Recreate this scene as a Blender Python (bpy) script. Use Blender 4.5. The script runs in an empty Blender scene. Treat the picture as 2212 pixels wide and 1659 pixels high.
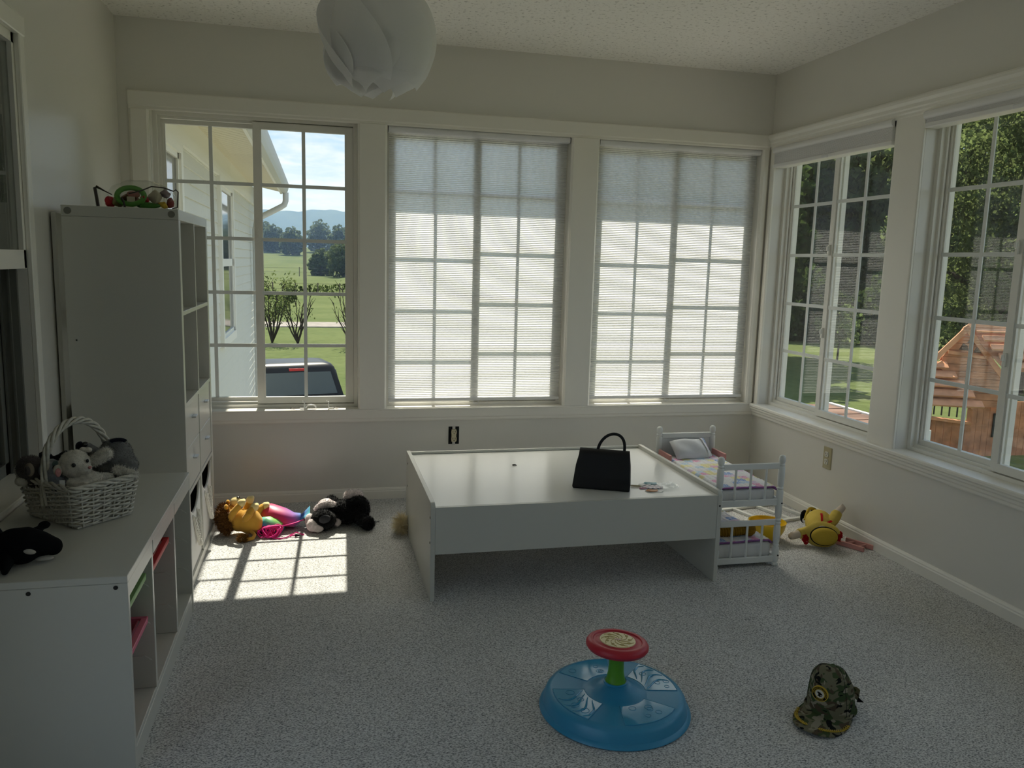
import bpy, bmesh, math, random
from mathutils import Vector, Matrix, noise as mnoise
random.seed(7)
SC = bpy.context.scene
COL = SC.collection
PI = math.pi
V3 = Vector

# ------------------------------------------------------------------ camera
CAM = V3((-2.5786, -4.3595, 1.3070))
YAW, PITCH, ROLL, FPX = 0.238259, -0.148772, 0.027187, 1735.27
def make_camera():
    cy, sy, cp, sp = math.cos(YAW), math.sin(YAW), math.cos(PITCH), math.sin(PITCH)
    fwd = V3((sy*cp, cy*cp, sp)); right = V3((cy, -sy, 0)); up = right.cross(fwd)
    r2 = right*math.cos(ROLL) + up*math.sin(ROLL); u2 = -right*math.sin(ROLL) + up*math.cos(ROLL)
    cd = bpy.data.cameras.new('camera'); cd.sensor_width = 36; cd.lens = FPX/2212*36
    cd.clip_start = 0.05; cd.clip_end = 6000
    co = bpy.data.objects.new('camera', cd); COL.objects.link(co)
    m = Matrix((r2, u2, -fwd)).transposed().to_4x4(); m.translation = CAM
    co.matrix_world = m; SC.camera = co
make_camera()

# ------------------------------------------------------------------ sky, sun, exposure
SUN_DIR = V3((0.033, 1.0, 1.205)).normalized()      # towards the sun
def make_world():
    w = bpy.data.worlds.new('sky'); SC.world = w; w.use_nodes = True
    nt = w.node_tree; nt.nodes.clear(); N = nt.nodes.new; L = nt.links.new
    out = N('ShaderNodeOutputWorld'); bg = N('ShaderNodeBackground')
    tc = N('ShaderNodeTexCoord'); sep = N('ShaderNodeSeparateXYZ'); L(tc.outputs['Generated'], sep.inputs[0])
    ramp = N('ShaderNodeValToRGB'); e = ramp.color_ramp.elements
    e[0].position = 0.0; e[0].color = (0.80, 0.88, 0.97, 1)
    e[1].position = 1.0; e[1].color = (0.16, 0.34, 0.72, 1)
    n = ramp.color_ramp.elements.new(0.07); n.color = (0.70, 0.83, 0.98, 1)
    n = ramp.color_ramp.elements.new(0.17); n.color = (0.44, 0.66, 0.96, 1)
    n = ramp.color_ramp.elements.new(0.5); n.color = (0.30, 0.52, 0.86, 1)
    L(sep.outputs['Z'], ramp.inputs[0])
    # thin clouds on a flat layer: direction / height
    zz = N('ShaderNodeMath'); zz.operation = 'MAXIMUM'; zz.inputs[1].default_value = 0.02; L(sep.outputs['Z'], zz.inputs[0])
    z2 = N('ShaderNodeMath'); z2.operation = 'ADD'; z2.inputs[1].default_value = 0.06; L(zz.outputs[0], z2.inputs[0])
    dx = N('ShaderNodeMath'); dx.operation = 'DIVIDE'; L(sep.outputs['X'], dx.inputs[0]); L(z2.outputs[0], dx.inputs[1])
    dy = N('ShaderNodeMath'); dy.operation = 'DIVIDE'; L(sep.outputs['Y'], dy.inputs[0]); L(z2.outputs[0], dy.inputs[1])
    cb = N('ShaderNodeCombineXYZ'); L(dx.outputs[0], cb.inputs[0]); L(dy.outputs[0], cb.inputs[1])
    nz = N('ShaderNodeTexNoise'); nz.inputs['Scale'].default_value = 2.3; nz.inputs['Detail'].default_value = 9; nz.inputs['Roughness'].default_value = 0.62
    nz.inputs['Distortion'].default_value = 0.5
    L(cb.outputs[0], nz.inputs['Vector'])
    cr = N('ShaderNodeValToRGB'); cr.color_ramp.elements[0].position = 0.40; cr.color_ramp.elements[1].position = 0.66
    cr.color_ramp.elements[0].color = (0, 0, 0, 1); cr.color_ramp.elements[1].color = (0.85, 0.85, 0.85, 1)
    L(nz.outputs['Fac'], cr.inputs[0])
    mx = N('ShaderNodeMix'); mx.data_type = 'RGBA'; L(cr.outputs[0], mx.inputs['Factor']); L(ramp.outputs[0], mx.inputs['A'])
    mx.inputs['B'].default_value = (0.98, 0.99, 1.0, 1)
    L(mx.outputs['Result'], bg.inputs['Color']); bg.inputs['Strength'].default_value = SKY
    L(bg.outputs[0], out.inputs[0])
SKY, SUN = 0.66, 5.0
make_world()
sl = bpy.data.lights.new('sun', 'SUN'); sl.energy = SUN; sl.angle = 0.0093; sl.color = (1.0, 0.915, 0.78)
so = bpy.data.objects.new('sun', sl); COL.objects.link(so)
so.rotation_euler = SUN_DIR.to_track_quat('Z', 'Y').to_euler(); so.location = (0, 20, 30)
vs = SC.view_settings; vs.view_transform = 'Standard'; vs.look = 'None'; vs.exposure = 0.90; vs.gamma = 1.0
vs.use_curve_mapping = False
cyc = SC.cycles
cyc.max_bounces = 14; cyc.diffuse_bounces = 8; cyc.glossy_bounces = 5; cyc.transmission_bounces = 8
cyc.transparent_max_bounces = 24; cyc.volume_bounces = 0; cyc.sample_clamp_indirect = 6.0
cyc.caustics_reflective = False; cyc.caustics_refractive = True

# ------------------------------------------------------------------ materials
MATS = {}
def _nodes(name):
    m = bpy.data.materials.new(name); m.use_nodes = True
    nt = m.node_tree; nt.nodes.clear()
    return m, nt, nt.nodes.new, nt.links.new
def lin(c):
    return tuple(((x/255)/12.92 if x/255 <= 0.04045 else (((x/255)+0.055)/1.055)**2.4) for x in c)
def mat(name, col, rough=0.5, spec=0.5, bump=0, bscale=60, var=0, vscale=8, vcol=None, sheen=0, metal=0, coat=0, detail=4, wear=None):
    """principled surface with noise colour variation and noise bump in object space"""
    if name in MATS: return MATS[name]
    m, nt, N, L = _nodes(name)
    out = N('ShaderNodeOutputMaterial'); p = N('ShaderNodeBsdfPrincipled'); L(p.outputs[0], out.inputs[0])
    c = tuple(col)+(1,)
    p.inputs['Base Color'].default_value = c; p.inputs['Roughness'].default_value = rough
    p.inputs['Specular IOR Level'].default_value = spec; p.inputs['Metallic'].default_value = metal
    p.inputs['Sheen Weight'].default_value = sheen; p.inputs['Coat Weight'].default_value = coat
    tc = N('ShaderNodeTexCoord')
    if var or vcol:
        nz = N('ShaderNodeTexNoise'); nz.inputs['Scale'].default_value = vscale; nz.inputs['Detail'].default_value = detail
        L(tc.outputs['Object'], nz.inputs['Vector'])
        r = N('ShaderNodeValToRGB'); e = r.color_ramp.elements; e[0].position = 0.35; e[1].position = 0.65
        if vcol: e[0].color = c; e[1].color = tuple(vcol)+(1,)
        else:
            e[0].color = tuple(max(0, x*(1-var)) for x in col)+(1,); e[1].color = tuple(min(1, x*(1+var)) for x in col)+(1,)
        L(nz.outputs['Fac'], r.inputs[0]); L(r.outputs[0], p.inputs['Base Color'])
    if bump:
        nb = N('ShaderNodeTexNoise'); nb.inputs['Scale'].default_value = bscale; nb.inputs['Detail'].default_value = 3
        L(tc.outputs['Object'], nb.inputs['Vector'])
        b = N('ShaderNodeBump'); b.inputs['Strength'].default_value = bump; b.inputs['Distance'].default_value = 0.004
        L(nb.outputs['Fac'], b.inputs['Height']); L(b.outputs[0], p.inputs['Normal'])
    MATS[name] = m; return m
def mat_glass(name='window_glass', ior=1.55, tint=(0.955, 0.975, 0.962)):
    if name in MATS: return MATS[name]
    m, nt, N, L = _nodes(name)
    out = N('ShaderNodeOutputMaterial'); mx = N('ShaderNodeMixShader'); tr = N('ShaderNodeBsdfTransparent'); gl = N('ShaderNodeBsdfGlossy')
    tr.inputs[0].default_value = tuple(tint)+(1,); gl.inputs['Roughness'].default_value = 0.0
    fr = N('ShaderNodeFresnel'); geo = N('ShaderNodeNewGeometry')
    mm = N('ShaderNodeMix'); mm.data_type = 'FLOAT'; mm.inputs['A'].default_value = ior; mm.inputs['B'].default_value = 1/ior
    L(geo.outputs['Backfacing'], mm.inputs['Factor']); L(mm.outputs['Result'], fr.inputs['IOR'])
    L(fr.outputs[0], mx.inputs[0]); L(tr.outputs[0], mx.inputs[1]); L(gl.outputs[0], mx.inputs[2]); L(mx.outputs[0], out.inputs[0])
    MATS[name] = m; return m
def mat_translucent(name, col, tcol, fac=0.5, var=0, vscale=30, gloss=0.0):
    if name in MATS: return MATS[name]
    m, nt, N, L = _nodes(name)
    out = N('ShaderNodeOutputMaterial'); mx = N('ShaderNodeMixShader'); d = N('ShaderNodeBsdfDiffuse'); t = N('ShaderNodeBsdfTranslucent')
    d.inputs[0].default_value = tuple(col)+(1,); t.inputs[0].default_value = tuple(tcol)+(1,); mx.inputs[0].default_value = fac
    if var:
        tc = N('ShaderNodeTexCoord'); nz = N('ShaderNodeTexNoise'); nz.inputs['Scale'].default_value = vscale; nz.inputs['Detail'].default_value = 3
        L(tc.outputs['Object'], nz.inputs['Vector'])
        for s, c in ((d, col), (t, tcol)):
            r = N('ShaderNodeValToRGB'); e = r.color_ramp.elements; e[0].position = .35; e[1].position = .65
            e[0].color = tuple(x*(1-var) for x in c)+(1,); e[1].color = tuple(min(1, x*(1+var)) for x in c)+(1,)
            L(nz.outputs['Fac'], r.inputs[0]); L(r.outputs[0], s.inputs[0])
    L(d.outputs[0], mx.inputs[1]); L(t.outputs[0], mx.inputs[2])
    last = mx
    if gloss:
        g = N('ShaderNodeBsdfGlossy'); g.inputs['Roughness'].default_value = 0.35; m2 = N('ShaderNodeMixShader'); m2.inputs[0].default_value = gloss
        L(mx.outputs[0], m2.inputs[1]); L(g.outputs[0], m2.inputs[2]); last = m2
    L(last.outputs[0], out.inputs[0]); MATS[name] = m; return m

# ------------------------------------------------------------------ mesh builder
class MB:
    def __init__(s): s.v = []; s.f = []; s.mi = []; s.cur = 0
    def _add(s, vs, fs):
        o = len(s.v); s.v += [V3(p) for p in vs]
        for f in fs: s.f.append([i+o for i in f]); s.mi.append(s.cur)
        return o
    def box(s, x0, x1, y0, y1, z0, z1, fn=None):
        P = [(x, y, z) for x in (x0, x1) for y in (y0, y1) for z in (z0, z1)]
        if fn: P = [fn(*p) for p in P]
        s._add(P, [(0, 1, 3, 2), (4, 6, 7, 5), (0, 4, 5, 1), (2, 3, 7, 6), (0, 2, 6, 4), (1, 5, 7, 3)]); return s
    def prism(s, prof, a0, a1, fn):
        """closed 2-D profile extruded from a0 to a1; fn(a, p, q) -> point"""
        n = len(prof); P = [fn(a, p, q) for a in (a0, a1) for p, q in prof]
        s._add(P, [tuple(range(n)), tuple(range(2*n-1, n-1, -1))]+[(i, i+n, (i+1) % n+n, (i+1) % n) for i in range(n)]); return s
    def tube(s, path, r, n=8, closed=False, caps=True, flat=1.0, up=None):
        path = [V3(p) for p in path]; k = len(path); R = r if isinstance(r, (list, tuple)) else [r]*k
        vs = []; prev = None
        for i, p in enumerate(path):
            if closed: t = path[(i+1) % k]-path[i-1]
            else: t = path[min(i+1, k-1)]-path[max(i-1, 0)]
            if t.length < 1e-9: t = V3((0, 0, 1))
            t.normalize()
            if prev is None:
                a = V3(up) if up else (V3((0, 0, 1)) if abs(t.z) < .9 else V3((1, 0, 0)))
            else: a = prev
            a = (a-t*a.dot(t))
            if a.length < 1e-6: a = t.orthogonal()
            a.normalize(); prev = a; b = t.cross(a)
            for j in range(n):
                th = 2*PI*j/n; vs.append(p+(a*math.cos(th)*flat+b*math.sin(th))*R[i])
        fs = []
        for i in range(k if closed else k-1):
            i2 = (i+1) % k
            for j in range(n): fs.append((i*n+j, i*n+(j+1) % n, i2*n+(j+1) % n, i2*n+j))
        if not closed and caps: fs += [tuple(range(n-1, -1, -1)), tuple(range((k-1)*n, k*n))]
        s._add(vs, fs); return s
    def lathe(s, prof, c=(0, 0, 0), n=24, M=None):
        """profile of (radius, height) about z; radius 0 at an end closes it"""
        vs = []; fs = []; rows = []
        for r, z in prof:
            if r < 1e-7: rows.append([len(vs)]); vs.append(V3((0, 0, z)))
            else:
                rows.append(list(range(len(vs), len(vs)+n)))
                vs += [V3((r*math.cos(2*PI*j/n), r*math.sin(2*PI*j/n), z)) for j in range(n)]
        for a, b in zip(rows, rows[1:]):
            for j in range(n):
                q = (j+1) % n
                if len(a) == 1 and len(b) == 1: continue
                if len(a) == 1: fs.append((a[0], b[q], b[j]))
                elif len(b) == 1: fs.append((a[j], a[q], b[0]))
                else: fs.append((a[j], a[q], b[q], b[j]))
        if len(rows[0]) > 1: fs.append(tuple(reversed(rows[0])))
        if len(rows[-1]) > 1: fs.append(tuple(rows[-1]))
        c = V3(c)
        s._add([(M @ p if M else p)+c for p in vs], fs); return s
    def ell(s, c, r, M=None, n=14, m=9):
        if isinstance(r, (int, float)): r = (r, r, r)
        prof = [(math.sin(PI*i/m), -math.cos(PI*i/m)) for i in range(m+1)]; prof[0] = (0, -1); prof[-1] = (0, 1)
        S = Matrix.Diagonal((r[0], r[1], r[2])); T = (M @ S) if M else S
        return s.lathe(prof, c, n, T)
    def cap(s, p0, p1, r0, r1=None, n=12):
        """rounded limb between two points"""
        r1 = r0 if r1 is None else r1; p0 = V3(p0); p1 = V3(p1); d = (p1-p0); L = d.length; d.normalize()
        path = []; R = []
        for i in range(5):
            a = PI/2*i/4; path.append(p0-d*r0*math.cos(a)); R.append(max(r0*math.sin(a), 1e-4))
        for i in range(1, 6):
            a = PI/2*i/5; path.append(p1+d*r1*math.sin(a)); R.append(max(r1*math.cos(a), 1e-4))
        return s.tube(path, R, n)
    def grid(s, nu, nv, fn, wrap=False):
        vs = [fn(i/nu, j/nv) for j in range(nv+1) for i in range(nu+(0 if wrap else 1))]; w = nu if wrap else nu+1
        fs = [(j*w+i, j*w+(i+1) % w, (j+1)*w+(i+1) % w, (j+1)*w+i) for j in range(nv) for i in range(nu)]
        s._add(vs, fs); return s
    def solid_grid(s, nu, nv, fn, th):
        """sheet with thickness: fn(u,v) -> (point, normal)"""
        A = [[fn(i/nu, j/nv) for i in range(nu+1)] for j in range(nv+1)]; w = nu+1; n = w*(nv+1)
        vs = [p+q*th/2 for r in A for p, q in r]+[p-q*th/2 for r in A for p, q in r]; fs = []
        for j in range(nv):
            for i in range(nu):
                a, b, c, d = j*w+i, j*w+i+1, (j+1)*w+i+1, (j+1)*w+i
                fs += [(a, b, c, d), (d+n, c+n, b+n, a+n)]
        for i in range(nu): fs += [(i, i+n, i+1+n, i+1), (nv*w+i, nv*w+i+1, nv*w+i+1+n, nv*w+i+n)]
        for j in range(nv): fs += [(j*w, (j+1)*w, (j+1)*w+n, j*w+n), (j*w+nu, j*w+nu+n, (j+1)*w+nu+n, (j+1)*w+nu)]
        s._add(vs, fs); return s
    def xf(s, M, a=0):
        for i in range(a, len(s.v)): s.v[i] = M @ s.v[i]
        return s

ORIG = {}          # world origin of every parent, so that parts can be modelled in world space
def origin(o): return ORIG.get(o.name, V3((0, 0, 0)))
def empty(name, loc):
    o = bpy.data.objects.new(name, None); o.location = loc; o.empty_display_size = 0.05; COL.objects.link(o); ORIG[o.name] = V3(loc); return o
def thing(name, loc, label, cat, group=None):
    o = empty(name, loc); tag(o, label, cat, group); return o
def tag(o, label, cat, group=None, kind=None):
    o['label'] = label; o['category'] = cat
    if group: o['group'] = group
    if kind: o['kind'] = kind
    return o
def obj(name, b, m, parent=None, smooth=None, bevel=0, seg=1, kind=None, label=None, norm=True):
    """link builder b as ONE mesh object; vertices are given in world space"""
    if parent is not None: off = origin(parent)
    else:
        xs = [p.x for p in b.v]; ys = [p.y for p in b.v]; zs = [p.z for p in b.v]
        off = V3(((min(xs)+max(xs))/2, (min(ys)+max(ys))/2, min(zs)))
    me = bpy.data.meshes.new(name); me.from_pydata([p-off for p in b.v], [], b.f)
    ms = m if isinstance(m, (list, tuple)) else [m]
    for x in ms: me.materials.append(x)
    if len(ms) > 1: me.polygons.foreach_set('material_index', b.mi)
    if norm or bevel:
        bm = bmesh.new(); bm.from_mesh(me)
        if norm: bmesh.ops.recalc_face_normals(bm, faces=bm.faces)
        if bevel:
            ed = [e for e in bm.edges if len(e.link_faces) == 2 and e.calc_face_angle(0) > 0.6]
            bmesh.ops.bevel(bm, geom=ed, offset=bevel, segments=seg, profile=0.5, affect='EDGES', clamp_overlap=True)
        bm.to_mesh(me); bm.free()
    if smooth is not None:
        me.polygons.foreach_set('use_smooth', [True]*len(me.polygons)); me.set_sharp_from_angle(angle=math.radians(smooth))
    me.update()
    o = bpy.data.objects.new(name, me); COL.objects.link(o)
    if parent is not None: o.parent = parent; ORIG[o.name] = off
    else: o.location = off; ORIG[o.name] = off
    if kind: o['kind'] = kind
    if label: o['label'] = label
    return o
def fuse(b, voxel, iters=6, fac=0.5):
    """melt overlapping shapes of a builder into one continuous surface; returns a new builder"""
    me = bpy.data.meshes.new('tmp'); me.from_pydata(b.v, [], b.f)
    bm = bmesh.new(); bm.from_mesh(me); bmesh.ops.recalc_face_normals(bm, faces=bm.faces); bm.to_mesh(me); bm.free()
    t = bpy.data.objects.new('tmp', me); TMPCOL.objects.link(t)
    r = t.modifiers.new('r', 'REMESH'); r.mode = 'VOXEL'; r.voxel_size = voxel
    if iters: s = t.modifiers.new('s', 'SMOOTH'); s.factor = fac; s.iterations = iters
    bpy.context.view_layer.update()
    ev = t.evaluated_get(bpy.context.evaluated_depsgraph_get()); em = ev.to_mesh()
    out = MB(); out.v = [V3(v.co) for v in em.vertices]; out.f = [list(p.vertices) for p in em.polygons]; out.mi = [0]*len(out.f)
    ev.to_mesh_clear(); bpy.data.objects.remove(t); bpy.data.meshes.remove(me)
    return out
TMPCOL = COL
def ruffle(b, amp, freq, seed=0):
    """push vertices in and out a little so plush does not look moulded"""
    c = sum(b.v, V3())/len(b.v)
    for i, p in enumerate(b.v):
        n = mnoise.noise_vector(p*freq+V3((seed, seed*1.7, 0))); b.v[i] = p+n*amp
    return b
def tufts(b, n, ln, w, jitter=0.5, seed=1, gravity=0.0, pick=None):
    """short blades standing on the faces of builder b"""
    rnd = random.Random(seed); out = MB(); tris = []; ar = []
    for f in b.f:
        P = [b.v[i] for i in f]
        for k in range(1, len(P)-1):
            A, B, C = P[0], P[k], P[k+1]; nn = (B-A).cross(C-A); a = nn.length/2
            if a < 1e-12: continue
            if pick and not pick((A+B+C)/3): continue
            tris.append((A, B, C, nn.normalized())); ar.append(a)
    for A, B, C, nn in rnd.choices(tris, ar, k=n):
        u, v = rnd.random(), rnd.random()
        if u+v > 1: u, v = 1-u, 1-v
        p = A+(B-A)*u+(C-A)*v
        d = (nn+V3((rnd.uniform(-1, 1), rnd.uniform(-1, 1), rnd.uniform(-1, 1)))*jitter+V3((0, 0, -gravity))).normalized()
        s = d.orthogonal().normalized(); s = (Matrix.Rotation(rnd.uniform(0, 2*PI), 3, d) @ s)*w/2; l = ln*rnd.uniform(.6, 1.2)
        out._add([p-s-nn*.002, p+s-nn*.002, p+d*l], [(0, 1, 2)])
    return out
def Rz(a): return Matrix.Rotation(a, 3, 'Z')
def Rx(a): return Matrix.Rotation(a, 3, 'X')
def Ry(a): return Matrix.Rotation(a, 3, 'Y')
def TR(loc, R=None): 
    m = (R.to_4x4() if R else Matrix.Identity(4)); m.translation = V3(loc); return m
def copy_tree(src, loc, label=None):
    c = src.copy(); COL.objects.link(c); c.location = loc
    if label: c['label'] = label
    for ch in src.children:
        d = ch.copy(); COL.objects.link(d); d.parent = c
        for g in ch.children:
            e = g.copy(); COL.objects.link(e); e.parent = d
    return c
# ------------------------------------------------------------------ the room
XL, H, YF = -3.512, 2.421, -5.0
WT = 0.15
ZB, ZT = 0.505, 2.01                      # window openings
BACK_OPEN = [(-3.37, -2.375), (-2.222, -1.222), (-1.06, -0.058)]
RIGHT_OPEN = [(-0.058, -1.068), (-1.255, -2.255), (-2.44, -3.44), (-3.63, -4.63)]  # last two are unseen, added to let in more daylight
FRONT_OPEN = []
ADDED_DOOR_OPEN = (-4.90, -2.80)
def fB(s, t, z): return (s, t, z)                       # back wall: t outwards = +y
def fR(s, t, z): return (t, s, z)                       # right wall: t outwards = +x
def fF(s, t, z): return (s, YF-t, z)                    # front wall, behind the camera
def fL(s, t, z): return (XL-t, s, z)                    # left wall: t outwards = -x
def mat_wall():
    m, nt, N, L = _nodes('wall_paint')
    out = N('ShaderNodeOutputMaterial'); p = N('ShaderNodeBsdfPrincipled'); L(p.outputs[0], out.inputs[0])
    p.inputs['Base Color'].default_value = (0.73, 0.71, 0.66, 1); p.inputs['Roughness'].default_value = 0.27; p.inputs['Specular IOR Level'].default_value = 0.5
    tc = N('ShaderNodeTexCoord'); nb = N('ShaderNodeTexNoise'); nb.inputs['Scale'].default_value = 90; nb.inputs['Detail'].default_value = 3
    L(tc.outputs['Object'], nb.inputs['Vector']); b = N('ShaderNodeBump'); b.inputs['Strength'].default_value = 0.05; b.inputs['Distance'].default_value = 0.002
    L(nb.outputs['Fac'], b.inputs['Height']); L(b.outputs[0], p.inputs['Normal'])
    MATS['wall_paint'] = m; return m
def mat_ceiling():
    m, nt, N, L = _nodes('popcorn_ceiling')
    out = N('ShaderNodeOutputMaterial'); p = N('ShaderNodeBsdfPrincipled'); L(p.outputs[0], out.inputs[0])
    p.inputs['Roughness'].default_value = 0.95; p.inputs['Specular IOR Level'].default_value = 0.1
    tc = N('ShaderNodeTexCoord'); nb = N('ShaderNodeTexNoise'); nb.inputs['Scale'].default_value = 55; nb.inputs['Detail'].default_value = 5; nb.inputs['Roughness'].default_value = 0.6
    L(tc.outputs['Object'], nb.inputs['Vector'])
    r = N('ShaderNodeValToRGB'); e = r.color_ramp.elements; e[0].position = 0.30; e[0].color = (0.46, 0.44, 0.40, 1); e[1].position = 0.44; e[1].color = (0.92, 0.90, 0.85, 1)
    L(nb.outputs['Fac'], r.inputs[0]); L(r.outputs[0], p.inputs['Base Color'])
    b = N('ShaderNodeBump'); b.inputs['Strength'].default_value = 0.55; b.inputs['Distance'].default_value = 0.006
    L(nb.outputs['Fac'], b.inputs['Height']); L(b.outputs[0], p.inputs['Normal']); return m
def mat_carpet():
    m, nt, N, L = _nodes('carpet')
    out = N('ShaderNodeOutputMaterial'); p = N('ShaderNodeBsdfPrincipled'); L(p.outputs[0], out.inputs[0])
    p.inputs['Roughness'].default_value = 1.0; p.inputs['Specular IOR Level'].default_value = 0.05; p.inputs['Sheen Weight'].default_value = 0.0
    tc = N('ShaderNodeTexCoord'); mp = N('ShaderNodeMapping'); mp.inputs['Scale'].default_value = (1, 1.7, 1); L(tc.outputs['Object'], mp.inputs[0])
    n1 = N('ShaderNodeTexNoise'); n1.inputs['Scale'].default_value = 165; n1.inputs['Detail'].default_value = 3; n1.inputs['Roughness'].default_value = 0.7; L(mp.outputs[0], n1.inputs['Vector'])
    r = N('ShaderNodeValToRGB'); e = r.color_ramp.elements
    e[0].position = 0.38; e[0].color = (0.20, 0.205, 0.21, 1); e[1].position = 0.62; e[1].color = (0.90, 0.89, 0.88, 1)
    q = r.color_ramp.elements.new(0.48); q.color = (0.62, 0.62, 0.615, 1)
    L(n1.outputs['Fac'], r.inputs[0])
    n2 = N('ShaderNodeTexNoise'); n2.inputs['Scale'].default_value = 2.2; n2.inputs['Detail'].default_value = 3; L(tc.outputs['Object'], n2.inputs['Vector'])
    r2 = N('ShaderNodeValToRGB'); r2.color_ramp.elements[0].position = .3; r2.color_ramp.elements[0].color = (0.86, 0.86, 0.86, 1); r2.color_ramp.elements[1].position = .7
    L(n2.outputs['Fac'], r2.inputs[0])
    mx = N('ShaderNodeMix'); mx.data_type = 'RGBA'; mx.blend_type = 'MULTIPLY'; mx.inputs['Factor'].default_value = 1
    L(r.outputs[0], mx.inputs['A']); L(r2.outputs[0], mx.inputs['B']); L(mx.outputs['Result'], p.inputs['Base Color'])
    b = N('ShaderNodeBump'); b.inputs['Strength'].default_value = 0.7; b.inputs['Distance'].default_value = 0.006
    L(n1.outputs['Fac'], b.inputs['Height']); L(b.outputs[0], p.inputs['Normal']); return m
M_WALL = mat_wall(); M_CEIL = mat_ceiling(); M_CARPET = mat_carpet()
M_TRIM = mat('trim_paint', (0.84, 0.815, 0.75), 0.35, 0.5, bump=0.05, bscale=40)
M_VINYL = mat('window_vinyl', (0.78, 0.765, 0.71), 0.4, 0.4)
M_MUNT = mat('muntin_vinyl', (0.72, 0.74, 0.72), 0.4, 0.4)
M_GLASS = mat_glass()
M_DARK = mat('dark_gap', (0.012, 0.012, 0.012), 0.8, 0.2)

def structure(name, b, m, **k): return obj(name, b, m, kind='structure', **k)
structure('floor', MB().box(XL-WT, WT, YF-WT, WT, -0.25, 0), M_CARPET)
structure('ceiling', MB().box(XL-WT, WT, YF-WT, WT, H, H+0.06), M_CEIL)
def wall(name, f, a0, a1, opens):
    b = MB(); b.box(a0, a1, 0, WT, 0, ZB, f); b.box(a0, a1, 0, WT, ZT, H, f)
    xs = [a0]
    for lo, hi in sorted(tuple(sorted(o)) for o in opens): xs += [lo, hi]
    xs.append(a1)
    for i in range(0, len(xs), 2): b.box(xs[i], xs[i+1], 0, WT, ZB, ZT, f)
    return structure(name, b, M_WALL)
wall('wall_back', fB, XL-WT, WT, BACK_OPEN)
wall('wall_right', fR, YF, 0.0, RIGHT_OPEN)
LEFT_OPEN = (-2.62, -1.385)
b = MB(); b.box(ADDED_DOOR_OPEN[1], 0, 0, WT, 0, 0.555, fL); b.box(ADDED_DOOR_OPEN[1], 0, 0, WT, 2.0, H, fL); b.box(ADDED_DOOR_OPEN[1], LEFT_OPEN[0], 0, WT, .555, 2.0, fL); b.box(LEFT_OPEN[1], 0, 0, WT, .555, 2.0, fL)
b.box(YF, ADDED_DOOR_OPEN[0], 0, WT, 0, H, fL); b.box(ADDED_DOOR_OPEN[0], ADDED_DOOR_OPEN[1], 0, WT, 2.06, H, fL)
structure('wall_left', b, M_WALL)
wall('wall_front', fF, XL-WT, WT, FRONT_OPEN)
# roof over the room: its eaves shade the tops of the windows
M_SOFFIT = mat('soffit_vinyl', (0.68, 0.63, 0.48), 0.6, 0.3)
M_SHINGLE = mat('roof_shingle', (0.10, 0.09, 0.08), 0.9, 0.2, var=.3, vscale=30)
b = MB(); b.box(XL-0.2, 0.85, YF-.3, 0.762, 2.432, 2.62)
b.v = [p for p in b.v]
structure('roof', b, M_SOFFIT)

# baseboards
def base_prof(f, a0, a1, b):
    b.prism([(0, 0), (-.014, 0), (-.014, .042), (-.011, .047), (-.011, .052), (-.006, .060), (0, .062)], a0, a1, lambda a, p, q: f(a, p, q)); return b
structure('baseboard_back', base_prof(fB, XL, 0, MB()), M_TRIM)
structure('baseboard_right', base_prof(fR, YF, -0.014, MB()), M_TRIM)
structure('baseboard_left', base_prof(fL, ADDED_DOOR_OPEN[1]+.06, -0.014, MB()), M_TRIM)

# casings round the back windows
def tprism(b, f, prof, a0, a1): return b.prism(prof, a0, a1, lambda a, p, q: f(a, p, q))
HEAD_B = [(0, 1.998), (-.010, 1.998), (-.013, 2.003), (-.013, 2.012), (-.019, 2.018), (-.019, 2.078), (-.015, 2.083), (0, 2.083)]
STOOL_B = [(0, .505), (0, .436), (-.012, .436), (-.015, .442), (-.015, .452), (-.019, .458), (-.019, .497), (-.022, .500), (-.022, .507), (.06, .509), (.06, .505)]
HEAD_R = [(0, 1.998), (-.012, 1.998), (-.014, 2.004), (-.014, 2.014), (-.020, 2.020), (-.020, 2.030), (-.026, 2.036), (-.026, 2.050), (-.036, 2.062), (-.036, 2.074), (-.030, 2.082), (0, 2.082)]
STOOL_R = [(0, .505), (0, .436), (-.012, .436), (-.016, .442), (-.016, .452), (-.024, .460), (-.024, .470), (-.032, .478), (-.032, .486), (-.040, .493), (-.040, .504), (-.036, .509), (.06, .509), (.06, .505)]
def side_prof(e0, e1, d=.019):          # vertical board with small beads at both edges
    return [(e0, 0), (e0, -.010), (e0+.004, -.013), (e0+.010, -d), (e1-.010, -d), (e1-.004, -.013), (e1, -.010), (e1, 0)]
t1 = empty('trim_1', (-1.7, 0, .43)); t1['kind'] = 'structure'
obj('head_casing', tprism(MB(), fB, HEAD_B, -3.462, -0.014), M_TRIM, t1)
obj('window_stool', tprism(MB(), fB, STOOL_B, -3.462, -0.014), M_TRIM, t1)
for e0, e1 in ((-3.462, -3.372), (-2.374, -2.224), (-1.221, -1.061), (-.060, -.014)):
    obj('side_casing', MB().prism(side_prof(e0, e1), .508, 1.998, lambda z, p, q: (p, q, z)), M_TRIM, t1)
t2 = empty('trim_2', (0, -2, .43)); t2['kind'] = 'structure'
obj('head_casing', tprism(MB(), fR, HEAD_R, YF+.3, -0.019), M_TRIM, t2)
obj('window_stool', tprism(MB(), fR, STOOL_R, YF+.3, -0.019), M_TRIM, t2)
for e0, e1 in ((-.060, -.019), (-1.254, -1.069), (-2.439, -2.256), (-3.629, -3.441)):
    obj('side_casing', MB().prism(side_prof(e0, e1, .014), .508, 1.998, lambda z, p, q: (q, p, z)), M_TRIM, t2)

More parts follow.
